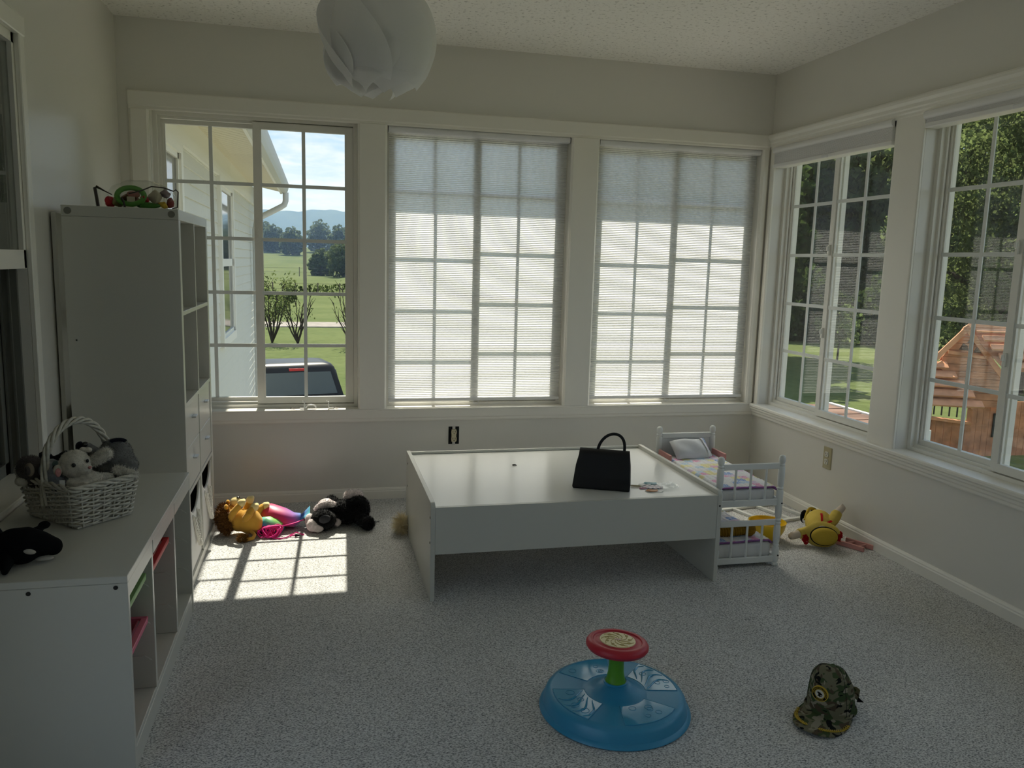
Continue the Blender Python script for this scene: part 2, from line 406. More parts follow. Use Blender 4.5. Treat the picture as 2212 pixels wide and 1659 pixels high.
# ---- sliding windows: fixed sash outside on the left, sliding sash inside on the right
def sash(f, root, s0, s1, t0, t1, rail, d, z0, z1):
    """d: +1 when s grows from left to right seen from the room"""
    a = empty('sash', origin(root)); a.parent = root; a.location = (0, 0, 0)
    lo, hi = min(s0, s1), max(s0, s1)
    b = MB(); b.box(lo, lo+rail, t0, t1, z0, z1, f); b.box(hi-rail, hi, t0, t1, z0, z1, f)
    b.box(lo+rail, hi-rail, t0, t1, z0, z0+rail, f); b.box(lo+rail, hi-rail, t0, t1, z1-rail, z1, f)
    # inner lip
    q = rail+.008; tm = (t0+t1)/2
    b.box(lo+rail, lo+q, tm-.005, tm+.005, z0+rail, z1-rail, f); b.box(hi-q, hi-rail, tm-.005, tm+.005, z0+rail, z1-rail, f)
    obj('sash_frame', b, M_VINYL, a)
    g0, g1, h0, h1 = lo+rail, hi-rail, z0+rail, z1-rail
    obj('glass_pane', MB().box(g0, g1, tm-.002, tm+.002, h0, h1, f), M_GLASS, a)
    mw = .009
    for k in range(1, 5):
        zc = h0+(h1-h0)*k/5; obj('muntin', MB().box(g0, g1, tm-.0075, tm-.0025, zc-mw, zc+mw, f), M_MUNT, a)
    sc = (g0+g1)/2; obj('muntin', MB().box(sc-mw, sc+mw, tm-.0082, tm-.003, h0, h1, f), M_MUNT, a)
    return a
def slider(name, f, s0, s1, cen):
    """s0 = left jamb, s1 = right jamb as seen from inside"""
    d = 1 if s1 > s0 else -1; root = empty(name, cen); root['kind'] = 'structure'
    lo, hi = min(s0, s1), max(s0, s1)
    b = MB()
    for (w, a0, a1) in ((.020, .062, .150), (.033, .084, .094), (.027, .126, .150)):     # frame with track ridges
        b.box(lo, lo+w, a0, a1, ZB, ZT, f); b.box(hi-w, hi, a0, a1, ZB, ZT, f)
        b.box(lo+w, hi-w, a0, a1, ZB, ZB+w, f); b.box(lo+w, hi-w, a0, a1, ZT-w, ZT, f)
    b.box(lo, hi, .150, .162, ZB-.05, ZB+.018, f); b.box(lo, hi, .150, .162, ZT-.018, ZT+.05, f)
    b.box(lo-.05, lo+.018, .150, .162, ZB-.05, ZT+.05, f); b.box(hi-.018, hi+.05, .150, .162, ZB-.05, ZT+.05, f)
    obj('window_frame', b, M_VINYL, root)
    m = s0+d*.488
    sash(f, root, s0+d*.021, m+d*.02, .098, .124, .022, d, ZB+.034, ZT-.034)
    r = sash(f, root, m-d*.016, s1-d*.021, .064, .088, .034, d, ZB+.026, ZT-.026)
    # two small latches on the meeting stile
    for z in (1.43, .99):
        bb = MB().box(m-.006, m+.006, .052, .064, z-.035, z+.02, f); bb.box(m-.004, m+.004, .044, .054, z-.012, z+.012, f)
        obj('latch', bb, M_VINYL, r)
    return root
for i, (a, c) in enumerate(BACK_OPEN): slider('window_%d' % (i+1), fB, a, c, ((a+c)/2, .1, ZB))
for i, (a, c) in enumerate(RIGHT_OPEN): slider('window_%d' % (i+4), fR, a, c, (.1, (a+c)/2, ZB))
for i, (a, c) in enumerate(FRONT_OPEN): slider('window_%d' % (i+9), fF, a, c, ((a+c)/2, YF-.1, ZB))

# ---- glazed patio door added unseen behind the camera to let in daylight
pd_ = empty('daylight_door_1', (XL, -3.9, 0)); pd_['kind'] = 'structure'; d0, d1 = ADDED_DOOR_OPEN; dm = (d0+d1)/2
b = MB(); b.box(d0, d0+.04, 0, WT, 0, 2.06, fL); b.box(d1-.04, d1, 0, WT, 0, 2.06, fL); b.box(d0, d1, 0, WT, 2.02, 2.06, fL); b.box(d0, d1, 0, WT, 0, .02, fL)
b.box(d0-.07, d0, -.018, 0, 0, 2.12, fL); b.box(d1, d1+.05, -.018, 0, 0, 2.12, fL); b.box(d0, d1, -.018, 0, 2.06, 2.12, fL); obj('door_frame', b, M_TRIM, pd_)
for a0, a1, t in ((d0+.04, dm+.03, .09), (dm-.03, d1-.04, .045)):
    b = MB(); b.box(a0, a0+.06, t, t+.035, .02, 2.02, fL); b.box(a1-.06, a1, t, t+.035, .02, 2.02, fL); b.box(a0+.06, a1-.06, t, t+.035, .02, .12, fL); b.box(a0+.06, a1-.06, t, t+.035, 1.95, 2.02, fL); lf = obj('door_leaf', b, M_TRIM, pd_)
    obj('glass_pane', MB().box(a0+.06, a1-.06, t+.015, t+.019, .12, 1.95, fL), M_GLASS, lf)
# ---- old house window in the left wall: upper sash nearly flush, lower sash deep in its tracks
w8 = empty('window_8', (XL, -2.0, .555)); w8['kind'] = 'structure'
l0, l1 = LEFT_OPEN
M_TRACK = mat('window_track', (0.16, 0.16, 0.14), 0.5, 0.4)
b = MB(); b.box(l0-.07, l0, -.018, 0, .53, 2.04, fL); b.box(l1, l1+.045, -.018, 0, .53, 2.04, fL); b.box(l0-.07, l1+.045, -.022, 0, 1.985, 2.045, fL)
obj('window_casing', b, M_TRIM, w8, bevel=.003)
b = MB(); b.box(l0-.05, l1+.05, -.045, .12, .545, .560, fL); b.box(l0-.05, l1+.04, -.03, 0, .50, .545, fL)
obj('window_sill', b, M_TRIM, w8, bevel=.003)
b = MB(); b.box(l1-.02, l1, 0.0, .03, 1.25, 1.985, fL); b.box(l0, l0+.02, 0, .03, 1.25, 1.985, fL); b.box(l0, l1, 0, .035, 1.248, 1.308, fL); b.box(l0, l1, 0, .03, 1.955, 2.0, fL)
u = empty('upper_sash', origin(w8)); u.parent = w8; u.location = (0, 0, 0)
obj('sash_frame', b, M_TRIM, u); obj('glass_pane', MB().box(l0+.02, l1-.02, .014, .018, 1.308, 1.955, fL), M_GLASS, u)
b = MB(); b.box(l1-.012, l1, .03, .14, .56, 1.25, fL)
for t in (.05, .075, .10): b.box(l1-.020, l1-.010, t, t+.006, .56, 1.25, fL)
obj('side_track', b, M_TRACK, w8)
lo_ = empty('lower_sash', origin(w8)); lo_.parent = w8; lo_.location = (0, 0, 0)
b = MB(); b.box(l1-.05, l1-.012, .085, .11, .56, 1.25, fL); b.box(l0, l0+.04, .085, .11, .56, 1.25, fL); b.box(l0, l1, .085, .11, .56, .60, fL); b.box(l0, l1, .085, .11, 1.215, 1.26, fL)
obj('sash_frame', b, M_TRACK, lo_); obj('glass_pane', MB().box(l0+.03, l1-.045, .095, .099, .60, 1.22, fL), M_GLASS, lo_)
obj('muntin', MB().box(l0+.03, l1-.045, .088, .094, .895, .915, fL), M_TRIM, lo_)
# dark room of the house behind it
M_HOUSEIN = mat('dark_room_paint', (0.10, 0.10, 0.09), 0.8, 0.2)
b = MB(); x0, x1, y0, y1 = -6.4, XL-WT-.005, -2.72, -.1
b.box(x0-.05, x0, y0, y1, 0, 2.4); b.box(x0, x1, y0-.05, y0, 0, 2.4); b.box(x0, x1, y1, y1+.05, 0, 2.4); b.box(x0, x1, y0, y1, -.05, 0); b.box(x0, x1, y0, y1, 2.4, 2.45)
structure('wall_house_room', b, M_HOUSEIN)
def cur(u, v):
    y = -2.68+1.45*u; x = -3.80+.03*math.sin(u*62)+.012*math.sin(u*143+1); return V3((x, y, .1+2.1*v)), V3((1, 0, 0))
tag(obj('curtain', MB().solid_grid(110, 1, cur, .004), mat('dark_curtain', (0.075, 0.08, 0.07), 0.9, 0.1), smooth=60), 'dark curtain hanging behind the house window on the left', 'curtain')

# ---- cellular shades
def mat_shade():
    m, nt, N, L = _nodes('shade_fabric')
    out = N('ShaderNodeOutputMaterial'); d = N('ShaderNodeBsdfDiffuse'); t = N('ShaderNodeBsdfTranslucent'); r = N('ShaderNodeBsdfRefraction')
    d.inputs[0].default_value = (.80, .80, .79, 1); r.inputs['IOR'].default_value = 1.22; r.inputs['Roughness'].default_value = .85
    tc = N('ShaderNodeTexCoord'); mp = N('ShaderNodeMapping'); mp.inputs['Scale'].default_value = (1, 1, 3); L(tc.outputs['Object'], mp.inputs[0])
    nz = N('ShaderNodeTexNoise'); nz.inputs['Scale'].default_value = 55; nz.inputs['Detail'].default_value = 4; L(mp.outputs[0], nz.inputs['Vector'])
    for s, c in ((t, .86), (r, .95)):
        q = N('ShaderNodeValToRGB'); e = q.color_ramp.elements; e[0].position = .3; e[1].position = .7
        e[0].color = (c*.88, c*.88, c*.88, 1); e[1].color = (c, c, c, 1); L(nz.outputs['Fac'], q.inputs[0]); L(q.outputs[0], s.inputs[0])
    m1 = N('ShaderNodeMixShader'); m1.inputs[0].default_value = .30; L(t.outputs[0], m1.inputs[1]); L(r.outputs[0], m1.inputs[2])
    m2 = N('ShaderNodeMixShader'); m2.inputs[0].default_value = .86; L(d.outputs[0], m2.inputs[1]); L(m1.outputs[0], m2.inputs[2]); L(m2.outputs[0], out.inputs[0]); return m
M_SHADE = mat_shade()
M_STACK = mat('stacked_shade_fabric', (.86, .85, .85), .8, .2)
M_RAIL = mat('shade_rail', (0.74, 0.74, 0.76), 0.35, 0.5)
M_RAILW = mat('shade_rail_white', (0.80, 0.79, 0.78), 0.35, 0.5)
def rail_cyl(b, f, s0, s1, t, z, r, n=14):
    prof = [(t+r*math.cos(2*PI*i/n), z+r*math.sin(2*PI*i/n)) for i in range(n)]; return b.prism(prof, s0, s1, lambda a, p, q: f(a, p, q))
def shade_down(f, s0, s1, label, sag=0.0):
    c = f((s0+s1)/2, .035, .54); r = thing('cellular_shade', c, label, 'window shade', 'pleated shades on the windows')
    e = .006; b = MB(); b.box(s0+e, s1-e, .012, .052, 1.968, 2.003, f); rail_cyl(b, f, s0+e, s1-e, .012, 1.985, .017); obj('head_rail', b, M_RAIL, r, smooth=50)
    obj('bracket', MB().box(s0+.07, s0+.10, .0, .03, 2.000, 2.0095, f), M_DARK, r); obj('bracket', MB().box(s1-.10, s1-.07, .0, .03, 2.000, 2.0095, f), M_DARK, r)
    n = 144; z0, z1 = .553, 1.970
    def wv(u, v):
        k = round(v*2*n); d = .0024 if k % 2 else -.0024
        return V3(f(s0+.012+(s1-s0-.024)*u, .036+d, z0+(z1-z0)*v))
    obj('pleated_fabric', MB().grid(1, 2*n, wv), M_SHADE, r, norm=False)
    b = MB(); b.box(s0+.010, s1-.010, .024, .048, .537, .556, f); obj('bottom_rail', b, M_RAILW, r, bevel=.003)
    m = (s0+s1)/2; bb = MB().tube([f(m+.016*math.cos(PI+PI*i/8), .022, .537+.014*math.sin(PI+PI*i/8)) for i in range(9)], .002, 6)
    obj('pull_tab', bb, M_RAIL, r)
    return r
def shade_up(f, s0, s1, zb, label):
    lo, hi = min(s0, s1), max(s0, s1); c = f((s0+s1)/2, .02, zb); r = thing('cellular_shade', c, label, 'window shade', 'pleated shades on the windows')
    e = .006; b = MB(); b.box(lo+e, hi-e, -.012, .05, 1.974, 2.008, f); rail_cyl(b, f, lo+e, hi-e, -.012, 1.990, .019); obj('head_rail', b, M_RAILW, r, smooth=50)
    b = MB(); z = 1.972; n = max(4, int((z-zb-.02)/.0048))
    prof = [(-.016, zb+.020)]
    for k in range(n*2+1): prof.append((-.020 if k % 2 else -.014, zb+.020+(z-zb-.020)*k/(2*n)))
    prof += [(.045, z), (.045, zb+.02)]
    b.prism(prof, lo+.012, hi-.012, lambda a, p, q: f(a, p, q)); obj('pleated_fabric', b, M_STACK, r)
    b = MB(); b.box(lo+.010, hi-.010, -.022, .046, zb, zb+.021, f); obj('bottom_rail', b, M_RAILW, r, bevel=.003)
    m = (lo+hi)/2; obj('pull_tab', MB().box(m-.025, m+.025, -.030, -.021, zb-.002, zb+.014, f), M_RAIL, r, bevel=.003)
    return r
shade_down(fB, -2.222, -1.222, 'lowered white pleated shade in the middle of the back wall')
shade_down(fB, -1.06, -.058, 'lowered white pleated shade nearest the room corner')
shade_up(fR, -.058, -1.068, 1.892, 'raised white pleated shade stacked over the right wall window nearest the corner')
shade_up(fR, -1.255, -2.255, 1.935, 'raised white pleated shade over the window in front of the playhouse')
# ------------------------------------------------------------------ outside: ground, neighbouring wing, truck, trees
def smooth01(a, b, x):
    t = max(0, min(1, (x-a)/(b-a))); return t*t*(3-2*t)
def ground_z(x, y):
    z = -2.75+0.95*smooth01(0.5, 6.0, x)
    if y > 60:
        z += (y-60)*0.0065*(1-smooth01(6, 40, x)*.5)
        if y > 160: z += (y-160)*0.045
    z += 0.10*mnoise.noise(V3((x*.05, y*.05, 0)))*smooth01(20, 60, y)
    return z
def mat_lawn():
    m, nt, N, L = _nodes('lawn')
    out = N('ShaderNodeOutputMaterial'); p = N('ShaderNodeBsdfPrincipled'); L(p.outputs[0], out.inputs[0]); p.inputs['Roughness'].default_value = 1; p.inputs['Specular IOR Level'].default_value = 0.1
    tc = N('ShaderNodeTexCoord')
    a = N('ShaderNodeTexNoise'); a.inputs['Scale'].default_value = 0.12; a.inputs['Detail'].default_value = 8; a.inputs['Roughness'].default_value = .7; L(tc.outputs['Object'], a.inputs['Vector'])
    r = N('ShaderNodeValToRGB'); e = r.color_ramp.elements; e[0].position = .34; e[0].color = (0.088, 0.120, 0.033, 1); e[1].position = .66; e[1].color = (0.145, 0.168, 0.058, 1)
    L(a.outputs['Fac'], r.inputs[0])
    g = N('ShaderNodeTexNoise'); g.inputs['Scale'].default_value = 3.0; g.inputs['Detail'].default_value = 6; L(tc.outputs['Object'], g.inputs['Vector'])
    r2 = N('ShaderNodeValToRGB'); r2.color_ramp.elements[0].position = .3; r2.color_ramp.elements[0].color = (.72, .74, .7, 1); r2.color_ramp.elements[1].position = .65; r2.color_ramp.elements[1].color = (1, 1, 1, 1)
    L(g.outputs['Fac'], r2.inputs[0]); mx = N('ShaderNodeMix'); mx.data_type = 'RGBA'; mx.blend_type = 'MULTIPLY'; mx.inputs['Factor'].default_value = 1
    L(r.outputs[0], mx.inputs['A']); L(r2.outputs[0], mx.inputs['B']); L(mx.outputs['Result'], p.inputs['Base Color'])
    b = N('ShaderNodeBump'); b.inputs['Strength'].default_value = .5; b.inputs['Distance'].default_value = .05; L(g.outputs['Fac'], b.inputs['Height']); L(b.outputs[0], p.inputs['Normal'])
    return m
M_LAWN = mat_lawn()
b = MB(); xs = [-260, -160, -100, -60, -40, -25, -15, -8, -4, -2, 0, 1, 2, 3, 4, 5, 6, 8, 12, 18, 26, 40, 60, 90, 140, 220, 320]
ys = [-60, -30, -15, -8, -4, 0, 4, 8, 12, 16, 20, 26, 32, 40, 50, 60, 75, 90, 110, 130, 150, 160, 180, 210, 250, 300]
b._add([V3((x, y, ground_z(x, y))) for y in ys for x in xs], [(j*len(xs)+i, j*len(xs)+i+1, (j+1)*len(xs)+i+1, (j+1)*len(xs)+i) for j in range(len(ys)-1) for i in range(len(xs)-1)])
structure('ground', b, M_LAWN, smooth=180, norm=False)
# pale gravel lane across the field
b = MB(); n = 40
def lane(u, v):
    x = -60+110*u; y = 44.6+3.6*v+0.02*x; return V3((x, y, ground_z(x, y)+.03)), V3((0, 0, 1))
structure('lane', b.solid_grid(n, 1, lane, .06), mat('gravel', (0.33, 0.29, 0.25), 1, .1, var=.15, vscale=2))
def drive(u, v):
    x = -6+8.0*u; y = 2+16*v; return V3((x, y, ground_z(x, y)+.03)), V3((0, 0, 1))
structure('driveway', MB().solid_grid(10, 10, drive, .05), mat('concrete', (0.46, 0.44, 0.40), .9, .2, var=.12, vscale=3))
# wooded hill on the skyline
M_HILL = mat('hill_woods', (0.035, 0.06, 0.035), 1, 0, vcol=(0.06, 0.09, 0.05), vscale=.05, bump=1.0, bscale=.06)
b = MB()
def hill(u, v):
    x = -620+1400*u; y = 700+260*v
    prof = 52*math.exp(-((x-10)/150)**2)+32*math.exp(-((x+115)/70)**2)+40*math.exp(-((x-260)/160)**2)+26*math.exp(-((x+330)/150)**2)+8
    n = mnoise.noise(V3((x*.012, y*.012, 3)))*8+mnoise.noise(V3((x*.06, y*.06, 1)))*3.0
    return V3((x, y, -8+(prof+n)*math.sin(min(1, v*1.3)*PI/2)*.86))
structure('hills', b.grid(220, 18, hill), M_HILL, smooth=180, norm=False)
m, nt, N, L = _nodes('valley_haze'); out = N('ShaderNodeOutputMaterial'); vs_ = N('ShaderNodeVolumeScatter'); vs_.inputs['Color'].default_value = (0.24, 0.36, 0.56, 1); vs_.inputs['Density'].default_value = 0.0018; vs_.inputs['Anisotropy'].default_value = 0.0
L(vs_.outputs[0], out.inputs['Volume']); M_HAZE = m
o = obj('haze', MB().box(-600, 700, 105, 1100, -15, 70), M_HAZE, kind='stuff'); o['label'] = 'blue haze over the far wooded hills'

# ---- neighbouring wing of the house
HX, HY0, HY1, HYE = -3.55, 0.18, 9.6, 8.47
M_SIDE = mat('vinyl_siding', (0.66, 0.655, 0.60), 0.55, 0.3, bump=.04, bscale=20)
M_WTRIM = mat('white_trim', (0.78, 0.77, 0.72), 0.5, .3)
M_GUT = mat('gutter_metal', (0.55, 0.56, 0.55), 0.4, .5)
hw = thing('house_wing', (HX, 4, -2.75), 'cream sided house wing with soffit seen through the left window', 'house')
obj('wall_core', MB().box(HX-5, HX-.02, HY0, HY1, -2.75, 2.34), M_SIDE, hw)
zs = -2.7
while zs < 2.19:
    h = min(.114, 2.2-zs)
    obj('siding_board', MB().prism([(0, zs), (.018, zs), (.016, zs+.008), (.004, zs+h), (0, zs+h)], HY0, HY1, lambda a, p, q: V3((HX-.02+p, a, q))), M_SIDE, hw)
    zs += .114
obj('frieze_board', MB().box(HX-.02, HX+.012, HY0, HY1+.02, 2.19, 2.36), M_WTRIM, hw)
obj('frieze_board', MB().box(HX-.02, HX+.022, HY0, HY1+.02, 2.10, 2.20), M_WTRIM, hw)
obj('corner_board', MB().box(HX-.02, HX+.02, HY1-.10, HY1+.02, -2.75, 2.19), M_WTRIM, hw)
n = 52
for k in range(n):      # soffit strips run out from the wall to the eave
    y0 = HY0+(HYE-HY0)*k/n; y1 = HY0+(HYE-HY0)*(k+.93)/n
    obj('soffit_strip', MB()._add and (lambda q: (q._add([V3((HX-.02, y0, 2.365)), V3((HX-.02, y1, 2.365)), V3((-3.12, y1, 2.275)), V3((-3.12, y0, 2.275)), V3((HX-.02, y0, 2.38)), V3((HX-.02, y1, 2.38)), V3((-3.12, y1, 2.29)), V3((-3.12, y0, 2.29))], [(0, 1, 2, 3), (7, 6, 5, 4), (0, 4, 5, 1), (1, 5, 6, 2), (2, 6, 7, 3), (3, 7, 4, 0)]), q)[1])(MB()), M_SOFFIT, hw)
obj('soffit_back', MB().box(HX-.3, -3.10, HY0, HYE, 2.40, 2.43), M_SOFFIT, hw)
obj('fascia', MB().box(-3.12, -3.095, HY0, HYE, 2.245, 2.42), M_WTRIM, hw)
gp = [(-3.095, 2.39), (-3.095, 2.255), (-3.03, 2.255), (-3.012, 2.30), (-3.0, 2.345), (-2.995, 2.39), (-3.003, 2.39), (-3.012, 2.35), (-3.035, 2.268), (-3.085, 2.268), (-3.085, 2.39)]
obj('gutter', MB().prism(gp, HY0, HYE+.02, lambda a, p, q: V3((p, a, q))), M_GUT, hw)
obj('downspout', MB().tube([(-3.04, 8.32, 2.26), (-3.04, 8.32, 2.14), (-3.06, 8.32, 2.08), (-3.12, 8.32, 2.04), (-3.38, 8.34, 1.90), (-3.46, 8.36, 1.84), (-3.487, 8.38, 1.7), (-3.487, 8.38, -2.6)], .042, 10), M_GUT, hw, smooth=50)
ov = MB(); ov._add([V3((HX-5, HY0, 5.0)), V3((HX-5, HY1+.4, 5.0)), V3((-3.08, HY1+.4, 2.44)), V3((-3.08, HY0, 2.44)), V3((HX-5, HY0, 4.85)), V3((HX-5, HY1+.4, 4.85)), V3((-3.08, HY1+.4, 2.39)), V3((-3.08, HY0, 2.39))], [(0, 1, 2, 3), (7, 6, 5, 4), (0, 4, 5, 1), (1, 5, 6, 2), (2, 6, 7, 3), (3, 7, 4, 0)])
obj('roof', ov, M_SHINGLE, hw)
M_HGLASS = mat('house_glass', (0.05, 0.06, 0.07), 0.05, 0.9)
def house_window(y0, y1, z0, z1):
    b = MB()
    for (a, c, d, e) in ((y0-.09, y0, z0-.09, z1+.09), (y1, y1+.09, z0-.09, z1+.09), (y0, y1, z0-.09, z0), (y0, y1, z1, z1+.09)): b.box(HX-.02, HX+.03, a, c, d, e)
    w = obj('window_casing', b, M_WTRIM, hw)
    zm = (z0+z1)/2
    b = MB()
    for d, e in ((z0, zm), (zm, z1)):
        b.box(HX-.02, HX+.012, y0, y0+.04, d, e); b.box(HX-.02, HX+.012, y1-.04, y1, d, e); b.box(HX-.02, HX+.012, y0, y1, d, d+.04); b.box(HX-.02, HX+.012, y0, y1, e-.04, e)
    obj('window_sash', b, M_WTRIM, w)
    for d, e in ((z0, zm), (zm, z1)): obj('pane', MB().box(HX-.02, HX-.002, y0+.04, y1-.04, d+.04, e-.04), M_HGLASS, w)
house_window(1.12, 1.93, .45, 2.02); house_window(4.42, 5.55, .45, 2.02)

# ---- pickup truck parked on the drive
def loft(b, rings):
    n = len(rings[0]); vs = [p for r in rings for p in r]; fs = [(i*n+j, i*n+(j+1) % n, (i+1)*n+(j+1) % n, (i+1)*n+j) for i in range(len(rings)-1) for j in range(n)]
    fs += [tuple(range(n-1, -1, -1)), tuple(range((len(rings)-1)*n, len(rings)*n))]; b._add(vs, fs); return b
TRK = V3((-2.95, 11.9, -2.72)); TYAW = math.radians(14)
def tk(p): return TRK+Rz(TYAW) @ V3(p)             # local: x right, y forward (away from the room), z up
def tbox(b, *a): return b.box(*a, fn=lambda x, y, z: tk((x, y, z)))
M_BLACK = mat('truck_paint', (0.022, 0.022, 0.024), 0.3, .10)
M_TGLASS = mat('truck_glass', (0.10, 0.115, 0.11), 0.1, .2)
M_TYRE = mat('rubber', (0.02, 0.02, 0.02), .8, .3); M_CHROME = mat('chrome', (0.6, 0.6, 0.62), .2, .5, metal=1)
M_RED = mat('brake_lens', (0.55, 0.03, 0.03), .3, .5)
tr_ = thing('pickup_truck', TRK, 'black pickup truck with a red brake light parked outside the left window', 'truck')
def ring(w, y0, y1, z, r=.1):
    P = []
    for cx_, cy_, a in ((w-r, y0+r, -90), (w-r, y1-r, 0), (-w+r, y1-r, 90), (-w+r, y0+r, 180)):
        for k in range(4): t = math.radians(a+30*k); P.append(tk((cx_+r*math.cos(t), cy_+r*math.sin(t), z)))
    return P
b = MB(); loft(b, [ring(.97, 0, 2.0, .55), ring(.98, -.02, 2.0, 1.0), ring(.95, 0, 1.98, 1.22), ring(.93, .02, 1.95, 1.28)]); obj('cab_body', b, M_BLACK, tr_, smooth=40)
b = MB(); loft(b, [ring(.92, .03, 1.93, 1.27), ring(.85, .12, 1.75, 1.55), ring(.78, .24, 1.5, 1.83), ring(.73, .32, 1.38, 1.90), ring(.55, .5, 1.2, 1.93)]); obj('cab_roof', b, M_BLACK, tr_, smooth=40)
def quad(a, c, d, e, off): 
    q = MB(); n_ = (V3(c)-V3(a)).cross(V3(d)-V3(a)).normalized()*off; P = [V3(x) for x in (a, c, d, e)]
    q._add([tk(p-n_*.4) for p in P]+[tk(p+n_) for p in P], [(0, 1, 2, 3), (7, 6, 5, 4), (0, 4, 5, 1), (1, 5, 6, 2), (2, 6, 7, 3), (3, 7, 4, 0)]); return q
obj('rear_window', quad((-.76, .030, 1.33), (.76, .030, 1.33), (.66, .190, 1.76), (-.66, .190, 1.76), .012), M_TGLASS, tr_)
obj('side_window', quad((.925, .35, 1.32), (.925, 1.6, 1.32), (.825, 1.35, 1.76), (.825, .42, 1.76), .012), M_TGLASS, tr_)
obj('side_window', quad((-.905, 1.6, 1.32), (-.905, .35, 1.32), (-.80, .42, 1.76), (-.80, 1.35, 1.76), .012), M_TGLASS, tr_)
obj('brake_light', tbox(MB(), -.16, .16, .215, .28, 1.79, 1.835), M_RED, tr_)
b = MB(); tbox(b, -.98, -.88, -2.0, -.03, .55, 1.25); tbox(b, .88, .98, -2.0, -.03, .55, 1.25); tbox(b, -.88, .88, -2.0, -.03, .6, .68); obj('cargo_bed', b, M_BLACK, tr_, bevel=.03)
obj('tailgate', tbox(MB(), -.88, .88, -2.03, -1.97, .6, 1.23), M_BLACK, tr_, bevel=.02)
for sx in (-1, 1): obj('bed_rail', MB().tube([tk((sx*.93, -1.95, 1.27)), tk((sx*.93, -.1, 1.27))], .035, 8), M_CHROME, tr_, smooth=60)
b = MB(); loft(b, [ring(.96, 1.9, 3.6, .5), ring(.95, 1.9, 3.6, 1.05), ring(.85, 1.9, 3.5, 1.18)]); obj('hood', b, M_BLACK, tr_, smooth=40)
for sx in (-1, 1):
    obj('side_mirror', tbox(MB(), sx*1.02-.11, sx*1.02+.11, 1.35, 1.45, 1.25, 1.45), M_BLACK, tr_, bevel=.03)
    for yy in (-1.2, 2.7): obj('wheel', MB().lathe([(.0, -.12), (.30, -.12), (.38, -.08), (.38, .08), (.30, .12), (0, .12)], tk((sx*.86, yy, .38)), 20, Rz(TYAW) @ Ry(PI/2)), M_TYRE, tr_, smooth=40)

# ---- plants
M_BARK = mat('bark', (0.055, 0.042, 0.032), 1, .1, var=.3, vscale=12)
def leafmat(name, c, t, fac=.45): return mat_translucent(name, c, t, fac, var=.45, vscale=1.6)
M_LEAF1 = leafmat('leaf_dark', (0.024, 0.042, 0.016), (0.055, 0.085, 0.022))
M_LEAF2 = leafmat('leaf_mid', (0.045, 0.065, 0.026), (0.17, 0.215, 0.075))
M_LEAFF = leafmat('leaf_far_hazed', (0.070, 0.098, 0.046), (0.15, 0.19, 0.085))  # paler far leaves, distance haze put into their colour
ORD = ['first', 'second', 'third', 'fourth', 'fifth', 'sixth', 'seventh', 'eighth', 'ninth', 'tenth']
M_LEAF3 = leafmat('leaf_light', (0.07, 0.10, 0.04), (0.17, 0.23, 0.08))
def leaf_cloud(b, blobs, n, size, seed, shell=.55):
    rnd = random.Random(seed); w = [r[0]*r[1]*r[2] for c, r in blobs]
    for (c, r) in rnd.choices(blobs, w, k=n):
        d = V3((rnd.gauss(0, 1), rnd.gauss(0, 1), rnd.gauss(0, 1))).normalized()*(shell+(1-shell)*rnd.random()**.5)
        p = V3(c)+V3((d.x*r[0], d.y*r[1], d.z*r[2])); s = size*rnd.uniform(.6, 1.3)
        a = V3((rnd.gauss(0, 1), rnd.gauss(0, 1), rnd.gauss(0, .7))).normalized(); e = a.orthogonal().normalized(); e = Matrix.Rotation(rnd.uniform(0, 6.28), 3, a) @ e
        f_ = a.cross(e)
        b._add([p-e*s*.5, p+f_*s*.34, p+e*s*.5, p-f_*s*.34], [(0, 1, 2, 3)])
    return b
def tree(name, x, y, h, r, n, size, leaf, label, group, seed, crown0=.28, trunk=None, cat='tree'):
    rnd = random.Random(seed); gz = ground_z(x, y); o = thing(name, (x, y, gz), label, cat, group)
    blobs = []
    k = 16
    for i in range(k):
        t = (i+.5)/k; zz = gz+h*(crown0+(1-crown0)*t*.92); rr = r*math.sin(PI*(.16+.80*t))**.7*(.85)
        a = i*2.4+rnd.random(); q = rr*.55
        blobs.append(((x+q*math.cos(a), y+q*math.sin(a), zz), (rr*.62, rr*.62, h*.115)))
    obj('foliage', leaf_cloud(MB(), blobs, n, size, seed), leaf, o, norm=False, kind='stuff')
    tr = trunk or r*.09
    b = MB().tube([(x, y, gz-.1), (x+r*.03, y, gz+h*crown0), (x-r*.04, y+r*.05, gz+h*.75)], [tr, tr*.75, tr*.2], 8)
    obj('trunk', b, M_BARK, o, smooth=60)
    for i in range(5):
        a = i*1.9+rnd.random(); z0 = gz+h*(crown0+.1*i*.8)
        obj('branch', MB().tube([(x, y, z0), (x+r*.35*math.cos(a), y+r*.35*math.sin(a), z0+h*.10), (x+r*.65*math.cos(a), y+r*.65*math.sin(a), z0+h*.16)], [tr*.5, tr*.3, tr*.1], 6), M_BARK, o, smooth=60)
    return o
